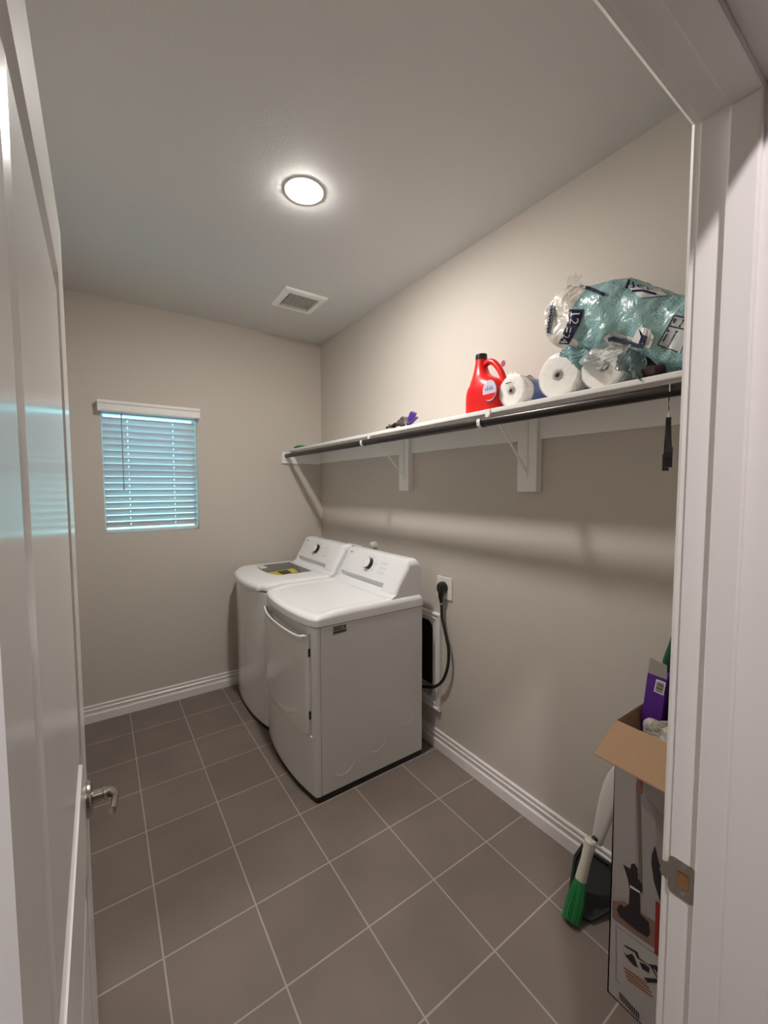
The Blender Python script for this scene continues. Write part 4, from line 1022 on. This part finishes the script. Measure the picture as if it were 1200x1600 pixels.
# ------------------------------------------------------------ hand brush and dustpan
br_ = thing('hand_brush', 'hand brush with green bristles and a white handle, standing on the floor against the dustpan', 'brush', (-.27, -2.49, 0))
p0 = at('Z', .004, 891, 1441); p1 = at('X', -.190, 907, 1376); p2 = at('X', -.155, 923, 1314)
ax = (p1-p0)
b = bmesh.new(); rnd = random.Random(5); u_, v_ = frame_of(ax)
for k in range(150):
    a = 2*PI*k/150*7.3; r_ = math.sqrt(rnd.random()); o_ = u_*math.cos(a)+v_*math.sin(a)
    base = p1 + o_*r_*.020; tip = p0 + o_*r_*.030 + V((0, 0, rnd.uniform(0, .010)*0+.002)); tip.z = max(tip.z, .002+abs(rnd.gauss(0, .004)))
    mid = base.lerp(tip, .5)+o_*.004*r_
    tube(b, [base, mid, tip], [.0016, .0018, .0015], 5)
lathe(b, p1+ax.normalized()*(-.100), ax, [(0, .022), (.05, .022), (.105, .019)], 20)
obj('bristles', b, mat('green_bristle', (.008, .20, .045), .55), br_)
b = bmesh.new(); dh = p2-p1; Lh = dh.length
lathe(b, p1, dh, [(-.006, .019), (.004, .0195), (Lh*.5, .017), (Lh*.85, .019), (Lh, .021), (Lh+.006, .016), (Lh+.008, .002)], 28); obj('handle', b, mat('cream_plastic', (.66, .64, .56), .3), br_)
b = bmesh.new(); tube(b, [p2+V((0, 0, -.01)), at('X', -.13, 931, 1309)], [.012, .010], 14); obj('clip', b, BLACKP, br_)
dp = thing('dustpan', 'dark grey dustpan with a long white handle leaning against the baseboard beside the carton', 'dustpan', (-.13, -2.53, 0))
pts = [at('X', -.045, 908, 1325), at('X', -.10, 895, 1345), at('Z', .004, 884, 1428), at('Z', .004, 925, 1444), at('Z', .004, 955, 1428), at('X', -.035, 972, 1372), at('X', -.030, 962, 1338)]
nn_ = (pts[2]-pts[0]).cross(pts[4]-pts[0]).normalized(); nn_ = nn_ if nn_.x < 0 else -nn_
c0 = (pts[0]+pts[2]+pts[4])/3; pts = [p - nn_*(p-c0).dot(nn_)*0.0 for p in pts]
pts = [p - nn_*((p-c0).dot(nn_)) for p in pts]
zl = min(p.z for p in pts)
for p in pts: p.z += .004-min(0, zl) if zl < 0 else 0
b = bmesh.new(); cc = sum(pts, V())/len(pts)
inner_ = [p.lerp(cc, .10) for p in pts]
loft(b, [[p-nn_*.003 for p in pts], [p+nn_*.012 for p in pts], [p+nn_*.012 for p in inner_], [p.lerp(cc, .14)-nn_*.0005 for p in pts]], True, True)
obj('pan', b, mat('dark_pan', (.014, .016, .019), .5), dp)
h0 = at('X', -.105, 932, 1317); h1 = at('X', -.060, 966, 1196)
b = bmesh.new(); hdv = (h1-h0); Lh = hdv.length; side = hdv.normalized().cross(V((-1, 0, 0))).normalized(); nrm = side.cross(hdv.normalized()); rings = []
for t__, wd, th in ((0, .016, .006), (.02, .020, .008), (.10, .0215, .010), (.28, .026, .012), (.50, .031, .013), (.70, .031, .012), (.85, .025, .010), (.95, .015, .007), (1.0, .004, .003)):
    c_ = h0+hdv*t__ + nrm*0
    rings.append([c_ + side*wd*math.copysign(abs(math.cos(a))**.8, math.cos(a)) + nrm*th*math.sin(a) for a in [2*PI*k/28 for k in range(28)]])
loft(b, rings); obj('handle', b, mat('pearl_plastic', (.62, .59, .57), .25, coat=.3), dp, label='pearly white handle')
